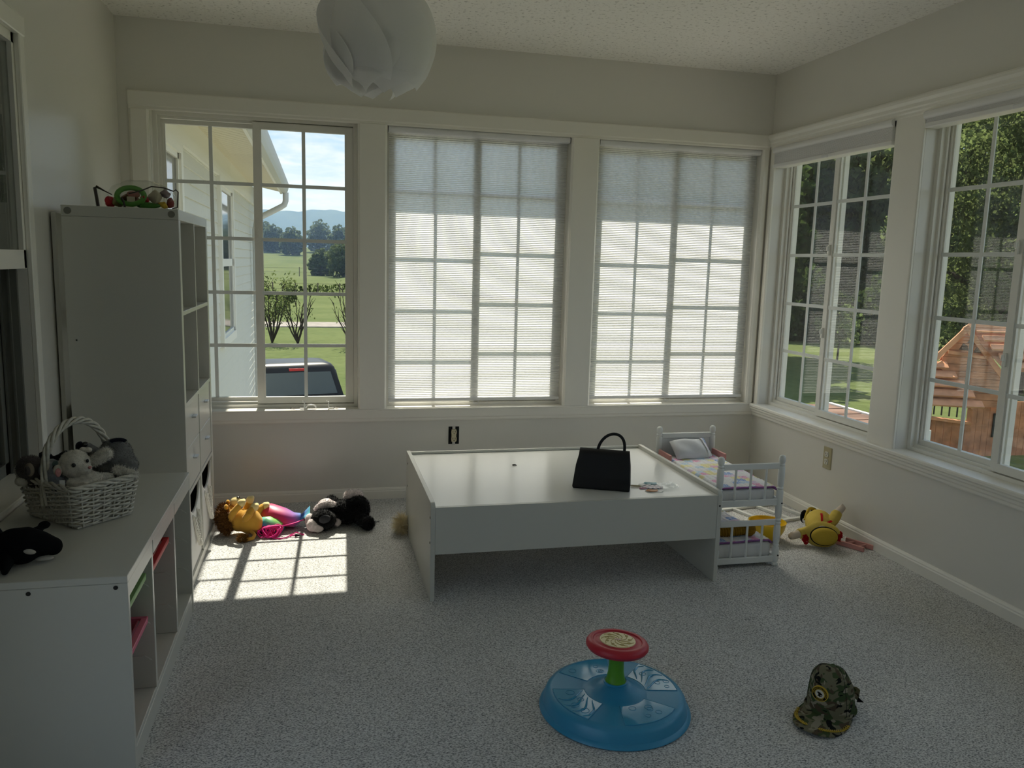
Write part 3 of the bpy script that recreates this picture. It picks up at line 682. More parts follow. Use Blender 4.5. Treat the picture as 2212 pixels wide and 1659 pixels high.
# tall dark trees beyond the right-hand lawn (seen against the light)
G = 'tall trees beyond the right lawn'
spots = [(14.6, 29.5, 14, 5.2, M_LEAF1), (19.5, 31.0, 15, 5.0, M_LEAF1), (23.5, 26.5, 14, 5.4, M_LEAF2), (27.5, 23.0, 15, 5.2, M_LEAF1), (30.5, 18.5, 14, 5.2, M_LEAF2),
         (33, 13, 14, 5.2, M_LEAF1), (17.0, 36, 17, 6, M_LEAF1), (25, 34, 17, 6, M_LEAF1), (33, 27, 17, 6, M_LEAF1), (9.5, 33, 15, 5.4, M_LEAF1)]
TORD = {}
for k_, i_ in enumerate(sorted(range(len(spots)), key=lambda q: math.atan2(spots[q][0]+2.58, spots[q][1]+4.36))): TORD[i_] = k_
for i, (x, y, h, r, lf) in enumerate(spots):
    x, y, h, r = -2.58+1.45*(x+2.58), -4.36+1.45*(y+4.36), h*1.2, r*1.3
    tree('shade_tree', x, y, h, r, 12000, .62, lf, 'tall dark shade tree beyond the lawn, %s from the left' % ORD[TORD[i]], G, 40+i, .06)
HEDGE = ['dark shrub at the left end of the lawn edge', 'dark shrub second from the left along the lawn edge', 'dark shrub behind the pale young tree', 'dark shrub in the middle of the lawn edge', 'dark shrub right of the middle of the lawn edge', 'dark shrub left of the leafy tree', 'dark shrub behind the leafy tree', 'dark shrub at the right end of the lawn edge']
for i, (x, y) in enumerate(((12.0, 31.5), (15.6, 30.0), (18.8, 28.2), (21.8, 26.0), (24.6, 23.6), (27.2, 20.8), (29.4, 17.6), (31.2, 14.0))):
    tree('lawn_shrub', x, y, 3.4, 2.1, 3600, .30, M_LEAF1, HEDGE[i], None, 160+i, .02, trunk=.06, cat='shrub')
tree('leafy_tree', 15.6, 13.4, 9.5, 3.6, 60000, .12, M_LEAF2, 'bright leafy tree standing behind the orange playhouse', None, 91, .12)
tree('lawn_shading_tree', 12.6, 23.6, 9, 3.2, 6000, .4, M_LEAF1, 'added leafy tree shading the lawn, hidden behind the lowered shade', None, 95, .2)  # unseen trees added here to cast shade on the near lawn
tree('lawn_shading_tree', 9.6, 19.5, 8, 2.8, 6000, .4, M_LEAF1, 'smaller added leafy tree shading the lawn nearer the house, behind the lowered shade', None, 96, .2)
tree('young_tree', 15.3, 20.5, 2.1, .95, 900, .14, M_LEAF3, 'small pale young tree alone on the sunny lawn', None, 93, .30, trunk=.04)
# left-hand view: shrubs in the field
def bare_shrub(x, y, h, sp, seed, label, leaves):
    rnd = random.Random(seed); gz = ground_z(x, y); o = thing('field_shrub', (x, y, gz), label, 'shrub')
    tips = []
    for i in range(9):
        a = i*2.39+rnd.random()*.6; l = h*rnd.uniform(.7, 1.05); s = sp*rnd.uniform(.35, 1)
        P = [V3((x, y, gz))]; 
        for t in (.25, .5, .75, 1): P.append(V3((x+s*math.cos(a)*t**.8+rnd.uniform(-.07, .07), y+s*math.sin(a)*t**.8, gz+l*t)))
        obj('stem', MB().tube(P, [.045, .036, .028, .018, .006], 5), M_BARK, o, smooth=60)
        for j in range(7):
            k = rnd.randint(1, 3); p = P[k].lerp(P[k+1], rnd.random()); a2 = a+rnd.uniform(-1.3, 1.3); q = p+V3((math.cos(a2)*.3, math.sin(a2)*.3, .42))*rnd.uniform(.5, 1.2)
            tips.append((p, q))
    b = MB()
    for p, q in tips: b.tube([p, q], [.02, .006], 4)
    obj('twigs', b, M_BARK, o, kind='stuff')
    if leaves:
        bl = [((q.x, q.y, q.z), (.36, .36, .36)) for p, q in tips]; obj('foliage', leaf_cloud(MB(), bl, leaves, .12, seed, .1), M_LEAF2, o, norm=False, kind='stuff')
bare_shrub(-4.75, 35.5, 3.0, .95, 5, 'leafy field shrub beside the lane, partly behind the window stile', 1300)
bare_shrub(-3.55, 35.2, 2.3, 1.0, 6, 'nearly bare field shrub beside the leafy one', 60)
bare_shrub(-1.05, 33.5, 2.6, 1.1, 8, 'bare twiggy shrub at the right edge of the left window', 40)
# fences
M_POST = mat('weathered_post', (0.16, 0.13, 0.10), 1, .1)
def fence(x0, x1, y, n, h, label, dy=0):
    f_ = thing('field_fence', ((x0+x1)/2, y, ground_z((x0+x1)/2, y)), label, 'fence')
    P = []
    for i in range(n):
        x = x0+(x1-x0)*i/(n-1); yy = y+dy*i/(n-1); z = ground_z(x, yy); P.append(V3((x, yy, z))); obj('post', MB().tube([(x, yy, z-.1), (x, yy, z+h)], .07, 6), M_POST, f_)
    for k in (.45, .9): obj('wire', MB().tube([p+V3((0, 0, h*k)) for p in P], .015, 4), M_POST, f_)
fence(-24, 14, 84, 17, 1.25, 'nearer row of fence posts across the green field', 6)
fence(-34, 22, 150, 9, 1.7, 'farther row of fence posts under the tree line', 4)
# low brush clumps in the field and trees at its far side
def brush(x, y, w, h, n, seed, label): 
    o = thing('field_brush', (x, y, ground_z(x, y)), label, 'bush')
    rnd = random.Random(seed); bl = [((x+rnd.uniform(-w, w), y+rnd.uniform(-.6, .6), ground_z(x, y)+h*rnd.uniform(.25, .6)), (w*.4, .6, h*.5)) for i in range(5)]
    obj('foliage', leaf_cloud(MB(), bl, n, .35, seed, .3), M_LEAF1, o, norm=False, kind='stuff')
for i, (x, y, w) in enumerate(((-6.2, 72, 1.4), (-3.4, 92, 3.2), (-8.0, 76, 1.6), (1.6, 70, 1.2), (.5, 94, 3))): brush(x, y, w, .9, 260, 20+i, ['low brush clump left of the bare shrub in the field', 'wide low brush clump along the fence in mid field', 'small brush clump behind the leafy field shrub', 'small brush clump at the right of the left window', 'wide brush clump below the rounded field trees'][i])
gf = 'trees along the far side of the field'
rnd = random.Random(4)
for i in range(10):
    x = -33+6.0*i+rnd.uniform(-1.2, 1.2); y = 246+rnd.uniform(-8, 22); h = rnd.uniform(7.5, 11)
    tree('far_tree', x, y, h, h*.50, 5000, .62, M_LEAFF, 'tree in the line beyond the field, %s from the left' % ORD[i], gf, 100+i, .05)
gm = 'bushy trees at the right of the field'
for i, (x, y, h) in enumerate(((2.0, 150, 7.0), (6.6, 158, 7.4), (-1.9, 160, 5.4), (11.5, 152, 7.2), (17, 150, 7))):
    tree('field_tree', x, y, h, h*.55, 6500, .42, M_LEAFF, ['rounded bushy field tree behind the right pane, left one of the near pair', 'rounded bushy field tree farther back between its neighbours', 'smaller rounded field tree at the left of the bushy group', 'rounded bushy field tree at the right edge of the left window', 'rounded bushy field tree hidden right of the left window'][i], gm, 130+i, .02)
# ------------------------------------------------------------------ wooden playhouse on the right-hand lawn
def cam_pt(u, v, d):
    """world point seen at photo pixel (u,v), d metres deep: used only to place things where they stand"""
    cy, sy, cp, sp = math.cos(YAW), math.sin(YAW), math.cos(PITCH), math.sin(PITCH)
    fwd = V3((sy*cp, cy*cp, sp)); right = V3((cy, -sy, 0)); up = right.cross(fwd)
    r2 = right*math.cos(ROLL)+up*math.sin(ROLL); u2 = -right*math.sin(ROLL)+up*math.cos(ROLL)
    return CAM+(fwd+r2*(u-1106)/FPX-u2*(v-829.5)/FPX)*d
PC = V3((8.36, 7.08, ground_z(8.36, 7.08)))         # near corner of the walls
PR = V3((.914, -.407, 0)).normalized()               # right as seen from the room
PN = V3((-.407, -.914, 0)).normalized()              # towards the room
PA = (PR*.93-PN*.37).normalized()                    # along the right wall
PB = (-PR*.86-PN*.51).normalized()                   # along the left wall
M_CEDAR = mat('cedar', (0.46, 0.20, 0.10), .7, .2, var=.25, vscale=6); M_CEDAR2 = mat('cedar_sunlit', (0.58, 0.27, 0.135), .7, .25, var=.2, vscale=5)  # second cedar is a paler copy, sunlight on planks put into its colour
M_BLACKRAIL = mat('black_rail', (.015, .015, .015), .5, .4)
ph = thing('playhouse', PC, 'orange cedar playhouse with plank roof outside the right window', 'playhouse')
def slab(a, c, d, e, th):
    q = MB(); P = [V3(x) for x in (a, c, d, e)]; n_ = (P[1]-P[0]).cross(P[3]-P[0]).normalized()*th
    q._add(P+[p+n_ for p in P], [(0, 1, 2, 3), (7, 6, 5, 4), (0, 4, 5, 1), (1, 5, 6, 2), (2, 6, 7, 3), (3, 7, 4, 0)]); return q
Z = V3((0, 0, 1)); LW, RW, WH = 1.15, 1.5, .96
def plank_wall(p0, d, L, z0, z1, n, skip=None):
    for k in range(n):
        a, c = L*k/n, L*(k+.95)/n
        if skip and skip(a): continue
        obj('wall_board', slab(p0+d*a+Z*z0, p0+d*c+Z*z0, p0+d*c+Z*z1, p0+d*a+Z*z1, .03), M_CEDAR, ph)
plank_wall(PC, PA, RW, 0, WH, 12); plank_wall(PC, PB, LW, 0, .62, 9)
obj('corner_post', MB().tube([PC, PC+Z*(WH+.02)], .06, 4), M_CEDAR, ph)
for q in (PC+PB*LW, PC+PB*LW*.55): obj('corner_post', MB().tube([q, q+Z*(WH+.02)], .05, 4), M_CEDAR, ph)
obj('window_ledge', slab(PC+PB*LW+Z*.62-PN*.04, PC+Z*.62-PN*.04, PC+Z*.62+PN*.10, PC+PB*LW+Z*.62+PN*.10, .05), M_CEDAR2, ph)
for k in range(9):
    q = PC+PB*(LW*(k+.6)/9.4); obj('baluster', MB().tube([q+Z*.66, q+Z*WH], .014, 5), M_BLACKRAIL, ph)
obj('rail', MB().tube([PC+Z*.86, PC+PB*LW+Z*.86], .014, 5), M_BLACKRAIL, ph)
# small window on the right wall
wf = MB(); c0 = PC+PA*.62+PN*.03+Z*.55; s = .16
for d0, d1, e0, e1 in ((-s, s, -s*1.3, -s*1.1), (-s, s, s*1.1, s*1.3), (-s, -s*.8, -s*1.3, s*1.3), (s*.8, s, -s*1.3, s*1.3), (-s*.1, s*.1, -s*1.3, s*1.3), (-s, s, -s*.12, s*.12)):
    w0 = [c0+PA*d0+Z*e0, c0+PA*d1+Z*e0, c0+PA*d1+Z*e1, c0+PA*d0+Z*e1]; n_ = PN*.03; wf._add(w0+[p+n_ for p in w0], [(0, 1, 2, 3), (7, 6, 5, 4), (0, 4, 5, 1), (1, 5, 6, 2), (2, 6, 7, 3), (3, 7, 4, 0)])
wfo = obj('window_frame', wf, M_BLACKRAIL, ph)
obj('pane', slab(c0+PA*-s+Z*-s*1.2, c0+PA*s+Z*-s*1.2, c0+PA*s+Z*s*1.2, c0+PA*-s+Z*s*1.2, .004), M_HGLASS, wfo)
# front gable of level boards between its rakes
def L_(x, z, n=0.0): return PC+PR*x+Z*z+PN*n
def lerp1(a, b, t): return a+(b-a)*t
def gxl(z): return lerp1(-.565, -.213, (z-1.66)/.62) if z > 1.66 else lerp1(-.565, .05, (1.66-z)/.76)
def gxr(z): return lerp1(-.213, .43, (2.28-z)/.80) if z > 1.48 else .52
z = .88
while z < 2.22:
    z1 = min(z+.115, 2.26); obj('gable_board', slab(L_(gxl(z), z), L_(gxr(z), z), L_(gxr(z1), z1), L_(gxl(z1), z1), -.03), M_CEDAR, ph); z += .121
for (x0, z0), (x1, z1) in (((-.80, 1.60), (-.213, 2.29)), ((-.213, 2.29), (.47, 1.44)), ((-.565, 1.66), (.06, .89))):
    d = V3((x1-x0, z1-z0, 0)).normalized(); q = (-d.y*.085, d.x*.085)
    if q[1] > 0: q = (-q[0], -q[1])
    obj('rake_board', slab(L_(x0, z0, .05), L_(x1, z1, .05), L_(x1+q[0], z1+q[1], .05), L_(x0+q[0], z0+q[1], .05), -.04), M_CEDAR2, ph)
for dx, dz in ((-.21, 1.90), (.02, 1.86), (-.09, 2.02)):
    obj('gable_hole_shade', slab(L_(dx-.075, dz-.045, .012), L_(dx+.075, dz-.055, .012), L_(dx+.05, dz+.03, .012), L_(dx-.02, dz+.065, .012), -.010), mat('gable_shadow_board', (.10, .055, .035), .8, .1), ph)  # dark slabs painted as the shade inside the gable's holes
obj('gable_beam', slab(L_(-.46, 1.78, .03), L_(.20, 1.70, .03), L_(.20, 1.755, .03), L_(-.46, 1.835, .03), -.03), M_CEDAR2, ph)
gb_ = MB(); P_ = [L_(gxl(zz), zz, -.035) for zz in (.88, 1.3, 1.66, 2.0, 2.25)]+[L_(gxr(zz), zz, -.035) for zz in (2.25, 1.9, 1.5, 1.3, .88)]; gb_._add(P_+[p-PN*.02 for p in P_], [tuple(range(10)), tuple(range(19, 9, -1))]+[(i, i+10, (i+1) % 10+10, (i+1) % 10) for i in range(10)]); obj('gable_backing', gb_, M_CEDAR, ph)
# lower roof of lapped planks on the left, upper roof of lapped planks on the right
def lap(x0, x1, z, n, rise=.085, run=.15):
    obj('roof_plank', slab(L_(x0, z, n+run), L_(x1, z, n+run), L_(x1, z+rise, n), L_(x0, z+rise, n), .028), M_CEDAR2, ph)
for k, z in enumerate((1.53, 1.385, 1.24, 1.09, .94)): lap(-1.30, gxl(max(z, .91))-.01, z, .02+.10*k)
for k, z in enumerate((2.17, 2.03, 1.89, 1.75, 1.61)): lap(gxr(z)+.03, 1.75, z, .03+.07*k, .075, .12)
obj('ridge_board', slab(L_(-.20, 2.24, .06), L_(1.75, 2.24, .06), L_(1.75, 2.30, .04), L_(-.20, 2.30, .04), .03), M_CEDAR2, ph)
obj('roof_deck', slab(L_(-.20, 2.22, -.05), L_(1.75, 2.22, -.05), L_(1.75, 1.55, .32), L_(.36, 1.55, .32), -.02), M_CEDAR, ph)
obj('roof_deck', slab(L_(-1.30, 1.62, -.03), L_(-.56, 1.62, -.03), L_(.02, .92, .42), L_(-1.30, .92, .42), -.02), M_CEDAR, ph)
# low deck along the right-hand wall outside; its far end shows at the foot of the corner window
M_DECK = mat('deck_timber', (.37, .345, .285), .8, .2, var=.25, vscale=3); M_DECKEDGE = mat('deck_edge_paint', (.80, .78, .72), .6, .3); M_JOIST = mat('deck_joist', (.13, .15, .14), .8, .2)
dk_ = thing('deck', (1.5, -1.3, -.12), 'weathered timber deck with white edge board below the corner window outside', 'deck')
y = -6.0
M_DECK2 = mat('deck_timber_red', (.20, .115, .08), .8, .2, var=.3, vscale=3)
while y < 3.2:
    obj('deck_board', MB().box(.18, 2.40 if y < 1.8 else 2.84, y, y+.27, -.15, -.12), M_DECK if y < 1.8 else M_DECK2, dk_); y += .30  # unseen near boards kept paler to bounce daylight into the room
obj('edge_board', MB().box(2.84, 2.89, 1.78, 3.28, -.34, -.105), M_DECKEDGE, dk_); obj('edge_board', MB().box(2.40, 2.44, -6.0, 1.78, -.34, -.12), M_DECKEDGE, dk_)
for x in (.4, 1.2, 2.0, 2.35): obj('joist', MB().box(x-.03, x+.03, -6.0, 3.2, -.32, -.152), M_JOIST, dk_)
for y in (-5.8, -2.8, .2, 3.1): obj('deck_post', MB().box(2.28, 2.38, y-.05, y+.05, ground_z(2.8, y)-.1, -.155), M_JOIST, dk_)
bounce_deck = thing('deck', (-6, -6, -.12), 'added unseen timber deck bouncing daylight through the added patio door', 'deck')  # unseen deck added to bounce sunlight in through the patio door
y = -10.0
while y < -3.0:
    obj('deck_board', MB().box(-8.6, -3.70, y, y+.27, -.15, -.12), M_DECK, bounce_deck); y += .30
for x in (-8.5, -6.2, -3.9): obj('joist', MB().box(x-.03, x+.03, -10.0, -3.0, -.32, -.152), M_JOIST, bounce_deck)
# ------------------------------------------------------------------ furniture
M_LAM = mat('white_laminate', (0.56, 0.555, 0.505), 0.32, 0.5, bump=.02, bscale=30)
M_LAMTOP = mat('white_tabletop', (0.72, 0.72, 0.69), 0.20, 0.5)
M_SCREW = mat('screw_hole', (0.02, 0.018, 0.016), .6, .3)
M_STEEL = mat('steel', (.55, .55, .54), .3, .5, metal=1)
M_CAPS = mat('grey_cap', (.20, .195, .17), .6, .3)
def panel(name, root, x0, x1, y0, y1, z0, z1, m=None, bev=.0012): return obj(name, MB().box(x0, x1, y0, y1, z0, z1), m or M_LAM, root, bevel=bev)
def disc(name, root, c, r, nrm, th, m, n=14):
    R = V3((0, 0, 1)).rotation_difference(V3(nrm)).to_matrix(); return obj(name, MB().lathe([(r, 0), (r, th)], c, n, R), m, root)

# tall cube shelf
kx0, kx1, ky0, ky1, kh = -3.463, -3.073, -1.166, -.398, 1.47
ks = thing('cube_shelf', (-3.268, -.782, 0), 'tall white cube shelf with drawers against the left wall', 'shelf')
T, t = .038, .016; cell = (ky1-ky0-2*T-t)/2; ym = (ky0+ky1)/2
panel('top_panel', ks, kx0, kx1, ky0, ky1, kh-T, kh); panel('bottom_panel', ks, kx0, kx1, ky0, ky1, 0, T)
panel('side_panel', ks, kx0, kx1, ky0, ky0+T, T+.0006, kh-T-.0006); panel('side_panel', ks, kx0, kx1, ky1-T, ky1, T+.0006, kh-T-.0006)
zlev = []; hh = (kh-2*T-3*t)/4
for k in range(1, 4):
    z = T+hh*k+t*(k-1); zlev.append(z); panel('shelf_board', ks, kx0+.001, kx1-.001, ky0+T, ky1-T, z, z+t, bev=.0008)
for k in range(4):
    z0 = T+(hh+t)*k; panel('divider', ks, kx0+.001, kx1-.001, ym-t/2, ym+t/2, z0, z0+hh, bev=.0008)
for xx in (kx0+.022, kx1-.024): disc('cap', ks, (xx, ky0-.0006, kh-T/2), .0125, (0, -1, 0), .0012, M_CAPS)
obj('screw', MB().lathe([(.003, 0), (.003, .001)], (kx0+.03, ky0-.001, .99), 8, Rx(PI/2)), M_SCREW, ks)
z0 = zlev[0]+t; dh = (hh-.006)/2
for c0 in (ky0+T, ym+t/2):
    for j in range(2):
        a = z0+.002+(dh+.002)*j
        dr = obj('drawer', MB().box(kx0+.03, kx1-.004, c0+.002, c0+cell-.002, a, a+dh), M_LAM, ks, bevel=.0015)
        hz = a+dh*.62; hy = c0+cell*.52
        obj('drawer_handle', MB().box(kx1-.004, kx1+.012, hy-.028, hy+.028, hz-.003, hz+.003), M_STEEL, dr, bevel=.001)
# canvas bins with rope handles in the bottom cells
M_CANVAS = mat('white_canvas', (.74, .73, .70), .9, .2, bump=.25, bscale=260)
M_INNER = mat('dark_inner_sheet', (.02, .018, .018), .9, .1); M_ROPE = mat('cotton_rope', (.74, .71, .64), .9, .1, bump=.2, bscale=200)
def bin_(c0, label):
    x0, x1, y0, y1, zb, zt = kx0+.02, kx1-.012, c0+.006, c0+cell-.006, T+.001, T+hh-.022
    r = thing('storage_bin', ((x0+x1)/2, (y0+y1)/2, zb), label, 'storage bin', 'canvas bins in the bottom of the tall shelf')
    ymid = (y0+y1)/2; hw = (y1-y0)/2
    def front(u, v):
        y = y0+(y1-y0)*u; q = (y-ymid)/hw; top = zt-.085*max(0, 1-abs(q)**2.6)
        return V3((x1+.004*math.sin(PI*v)*math.cos(q*1.4), y, zb+(top-zb)*v)), V3((1, 0, 0))
    obj('front', MB().solid_grid(28, 6, front, .006), M_CANVAS, r, smooth=50)
    b = MB(); b.box(x0, x1-.003, y0, y0+.005, zb, zt); b.box(x0, x1-.003, y1-.005, y1, zb, zt); b.box(x0, x0+.005, y0, y1, zb, zt); b.box(x0, x1-.003, y0, y1, zb, zb+.005); obj('body', b, M_CANVAS, r)
    b = MB(); b.box(x0+.006, x1-.008, y0+.006, y0+.008, zb+.01, zt-.002); b.box(x0+.006, x1-.008, y1-.008, y1-.006, zb+.01, zt-.002); b.box(x0+.006, x0+.008, y0+.006, y1-.006, zb+.01, zt-.002); obj('inner_sheet', b, M_INNER, r)  # dark sheets just inside the bin walls
    rim = [(x1+.001, y0+(y1-y0)*u/28, front(u/28, 1)[0].z) for u in range(29)]; obj('rim', MB().tube(rim, .005, 6), M_CANVAS, r, smooth=60)
    rp = []; n = 60
    for i in range(n+1):
        a = i/n; y = ymid-.055+.11*a; s = math.sin(PI*a); rp.append(V3((x1+.012+.012*s, y+.012*math.sin(2*PI*a), zb+.215-.13*s**.75)))
    b = MB()
    for ph in (0, 2*PI/3, 4*PI/3):
        b.tube([p+V3((.0052*math.cos(i*.95+ph), .003*math.cos(i*.95+ph+1), .0052*math.sin(i*.95+ph))) for i, p in enumerate(rp)], .0052, 6)
    obj('rope_handle', b, M_ROPE, r, smooth=60)
    for y in (ymid-.055, ymid+.055): obj('eyelet', MB().lathe([(.006, 0), (.011, .001), (.011, .003), (.006, .004)], (x1+.004, y, zb+.215), 12, Ry(PI/2)), M_ROPE, r)
    return r
bin_(ky0+T, 'white canvas bin with rope handle, nearer one under the drawers'); bin_(ym+t/2, 'white canvas bin with rope handle, farther one beside the lion')
# board stored behind the shelf
tag(obj('spare_board', MB().box(-3.506, -3.490, -1.13, -.80, .06, 1.445), M_LAM, bevel=.001), 'narrow white board standing between tall shelf and wall', 'board')

# low toy storage unit
qx0, qx1, qy0, qy1, qh = -3.477, -3.037, -2.333, -1.3446, .530
tu = thing('toy_storage_unit', (-3.257, -1.84, 0), 'low white toy storage unit with coloured trays in front', 'storage unit')
t = .018
panel('top_panel', tu, qx0, qx1, qy0, qy1, qh-t, qh); panel('bottom_panel', tu, qx0, qx1-.004, qy0+t, qy1-t, .060, .077)
panel('side_panel', tu, qx0, qx1, qy0, qy0+t, 0, qh-t-.0005); panel('side_panel', tu, qx0, qx1, qy1-t, qy1, 0, qh-t-.0005)
panel('back_panel', tu, qx0, qx0+.006, qy0+t, qy1-t, .077, qh-t); panel('plinth', tu, qx1-.022, qx1-.003, qy0+t, qy1-t, 0, .060)
dys = [qy0, -2.028, -1.676, qy1]
for y in dys[1:3]: panel('divider', tu, qx0+.006, qx1-.002, y-t/2, y+t/2, .077, qh-t)
for i in range(3): panel('front_rail', tu, qx1-.016, qx1-.001, dys[i]+t*.6, dys[i+1]-t*.6, qh-t-.042, qh-t-.0005)
for i in range(3):           # tray runners moulded on the sides
    for yy, s in ((dys[i]+(t if i == 0 else t/2), 1), (dys[i+1]-(t if i == 2 else t/2), -1)):
        for z in (.165, .275, .385):
            b = MB().prism([(qx1-.050, z-.012), (qx1-.022, z-.012), (qx1-.012, z-.002), (qx1-.030, z+.012), (qx0+.02, z+.012), (qx0+.02, z-.012)], yy, yy+s*.0045, lambda a, p, q: V3((p, a, q)))
            obj('runner', b, M_LAM, tu)
for xx, zz in ((-3.255, .500), (-3.064, .502), (-3.262, .03)): disc('screw', tu, (xx, qy0-.0008, zz), .0055, (0, -1, 0), .001, M_SCREW, 10)
def tray(y0, y1, zt, h, m, label):
    r = thing('toy_tray', ((qx0+qx1)/2, (y0+y1)/2, zt-h), label, 'tray', 'coloured trays in the toy storage unit')
    x0, x1 = qx0+.012, qx1-.026; ins = .028
    vs = []; T_ = [(x0+.012, y0+.012), (x1-.012, y0+.012), (x1-.012, y1-.012), (x0+.012, y1-.012)]; B_ = [(x0+.02+ins*.5, y0+ins+.01), (x1-.02-ins*.5, y0+ins+.01), (x1-.02-ins*.5, y1-ins-.01), (x0+.02+ins*.5, y1-ins-.01)]
    b = MB(); w = .003
    vs = [V3((x, y, zt-.006)) for x, y in T_]+[V3((x, y, zt-h)) for x, y in B_]
    cx_, cy_ = (x0+x1)/2, (y0+y1)/2
    vs += [V3((x+(w if x < cx_ else -w), y+(w if y < cy_ else -w), zt-.006)) for x, y in T_]+[V3((x+(w if x < cx_ else -w), y+(w if y < cy_ else -w), zt-h+w)) for x, y in B_]
    fs = []
    for i in range(4):
        j = (i+1) % 4; fs += [(i, j, j+4, i+4), (i+8, i+12, j+12, j+8), (i, i+8, j+8, j)]
    fs += [(4, 5, 6, 7), (15, 14, 13, 12)]
    b._add(vs, fs); obj('tray_body', b, m, r)
    b = MB(); b.box(x0, x1+.01, y0+.001, y0+.014, zt-.010, zt); b.box(x0, x1+.01, y1-.014, y1-.001, zt-.010, zt); b.box(x0, x0+.014, y0+.014, y1-.014, zt-.010, zt); b.box(x1-.006, x1+.012, y0+.014, y1-.014, zt-.014, zt); obj('tray_rim', b, m, r, bevel=.002)
tray(dys[0]+t+.0052, dys[1]-t/2-.0052, .425, .105, mat('green_plastic', (.27, .47, .17), .45, .4), 'green tray at the top of the nearest bay')
tray(dys[0]+t+.0052, dys[1]-t/2-.0052, .298, .085, mat('pink_plastic', (.62, .13, .22), .45, .4), 'pink tray below the green one')
tray(dys[1]+t/2+.0052, dys[2]-t/2-.0052, .408, .085, mat('red_plastic', (.62, .03, .03), .45, .4), 'red tray at the top of the middle bay')

# play table
tx0, tx1, ty1, ty0, th = -2.1684, -.9475, -1.4135, -.5276, .394
pt = thing('play_table', (-1.558, -.97, 0), 'low white play table with panel legs in the middle of the room', 'table')
def end_panel(x0, x1):
    rr = .022; prof = [(ty0, 0), (ty1, 0), (ty1, th-rr)]+[(ty1+rr-rr*math.cos(a*PI/10), th-rr+rr*math.sin(a*PI/10)) for a in range(1, 6)]+[(ty0-.01, th), (ty0, th-.01)]
    e = obj('end_panel', MB().prism(prof, x0, x1, lambda a, p, q: V3((a, p, q))), M_LAM, pt, bevel=.0012); return e
e1 = end_panel(tx0, tx0+.018); e2 = end_panel(tx1-.018, tx1)
panel('tabletop', pt, tx0+.0185, tx1-.0185, ty1+.0165, ty0-.018, .360, .376, M_LAMTOP)
panel('front_apron', pt, tx0+.0185, tx1-.0185, ty1+.001, ty1+.016, .188, .376); panel('back_apron', pt, tx0+.0185, tx1-.0185, ty0-.017, ty0-.002, .188, .372)
obj('back_rail', MB().tube([(tx0+.019, ty0-.010, .381), (tx1-.019, ty0-.010, .381)], .0085, 10), M_LAM, pt, smooth=60)
for y, z in ((ty1+.010, .335), (ty1+.010, .235), (ty0-.07, .345), (ty0-.07, .235)): disc('screw', e1, (tx0-.0008, y, z), .005, (-1, 0, 0), .001, M_SCREW, 10)
disc('screw', e2, (tx1-.009, ty1-.001, .33), .004, (0, -1, 0), .001, M_SCREW, 10)
tag(obj('crayon_bit', MB().cap((-1.704, -.820, .3795), (-1.692, -.818, .3795), .0032, .0028, 8).cap((-1.694, -.822, .379), (-1.688, -.824, .379), .002, .002, 6), mat('dark_wax', (.03, .025, .02), .6, .3), smooth=60), 'tiny dark scrap lying on the middle of the play table', 'scrap')

# doll bunk bed
M_BED = mat('bed_paint', (.74, .745, .72), .35, .5); M_PINKW = mat('pink_wood', (.62, .30, .27), .55, .3)
bx0, bx1, by0, by1 = -.895, -.600, -1.290, -.640          # post centres
bd = thing('doll_bunk_bed', ((bx0+bx1)/2, (by0+by1)/2, 0), 'white doll bunk bed with turned posts beside the play table', 'doll bed')
def post(x, y):
    R = .0145; z = lambda k: k; pr = [(.010, 0), (.015, .004), (.015, .014), (.010, .018), (.014, .024), (.0155, .04), (.0155, .085), (.011, .092), (.015, .098), (.011, .104), (.0145, .112), (.0155, .15), (.0145, .185), (.010, .192), (.015, .199), (.010, .206), (.015, .213), (.010, .220), (.0148, .23), (.0155, .30), (.0150, .345), (.0105, .352), (.0148, .358), (.0105, .364), (.0138, .372), (.0155, .41), (.0150, .452), (.0105, .458), (.0145, .464), (.0105, .470), (.0145, .478), (.0155, .492), (.0125, .503), (.006, .507), (0, .508)]
    return obj('post', MB().lathe(pr, (x, y, 0), 14), M_BED, bd, smooth=50)
for x in (bx0, bx1):
    for y in (by0, by1): post(x, y)
def rail(name, a, c, z0, z1, th, m=M_BED):
    a, c = V3(a), V3(c); d = (c-a).normalized(); n_ = V3((-d.y, d.x, 0))*th/2; b = MB()
    b._add([a-n_+V3((0, 0, z0)), a+n_+V3((0, 0, z0)), a+n_+V3((0, 0, z1)), a-n_+V3((0, 0, z1)), c-n_+V3((0, 0, z0)), c+n_+V3((0, 0, z0)), c+n_+V3((0, 0, z1)), c-n_+V3((0, 0, z1))], [(0, 1, 2, 3), (7, 6, 5, 4), (0, 4, 5, 1), (1, 5, 6, 2), (2, 6, 7, 3), (3, 7, 4, 0)])
    return obj(name, b, m, bd, bevel=.002)
F0, F1 = (bx0+.012, by0, 0), (bx1-.012, by0, 0); G0, G1 = (bx0+.012, by1, 0), (bx1-.012, by1, 0)
for z0, z1 in ((.447, .473), (.281, .310), (.190, .216), (.019, .047)): rail('foot_rail', F0, F1, z0, z1, .012)
for z0, z1 in ((.447, .473), (.190, .216), (.019, .047)): rail('head_rail', G0, G1, z0, z1, .012)
rail('headboard', (bx0+.014, by1+.002, 0), (bx1-.014, by1+.002, 0), .29, .447, .006)
for k in range(3):
    x = bx0+(bx1-bx0)*(k+1)/4
    for z0, z1 in ((.310, .447), (.047, .190)): obj('spindle', MB().tube([(x, by0, z0), (x, by0, z1)], .0055, 8), M_BED, bd, smooth=60)
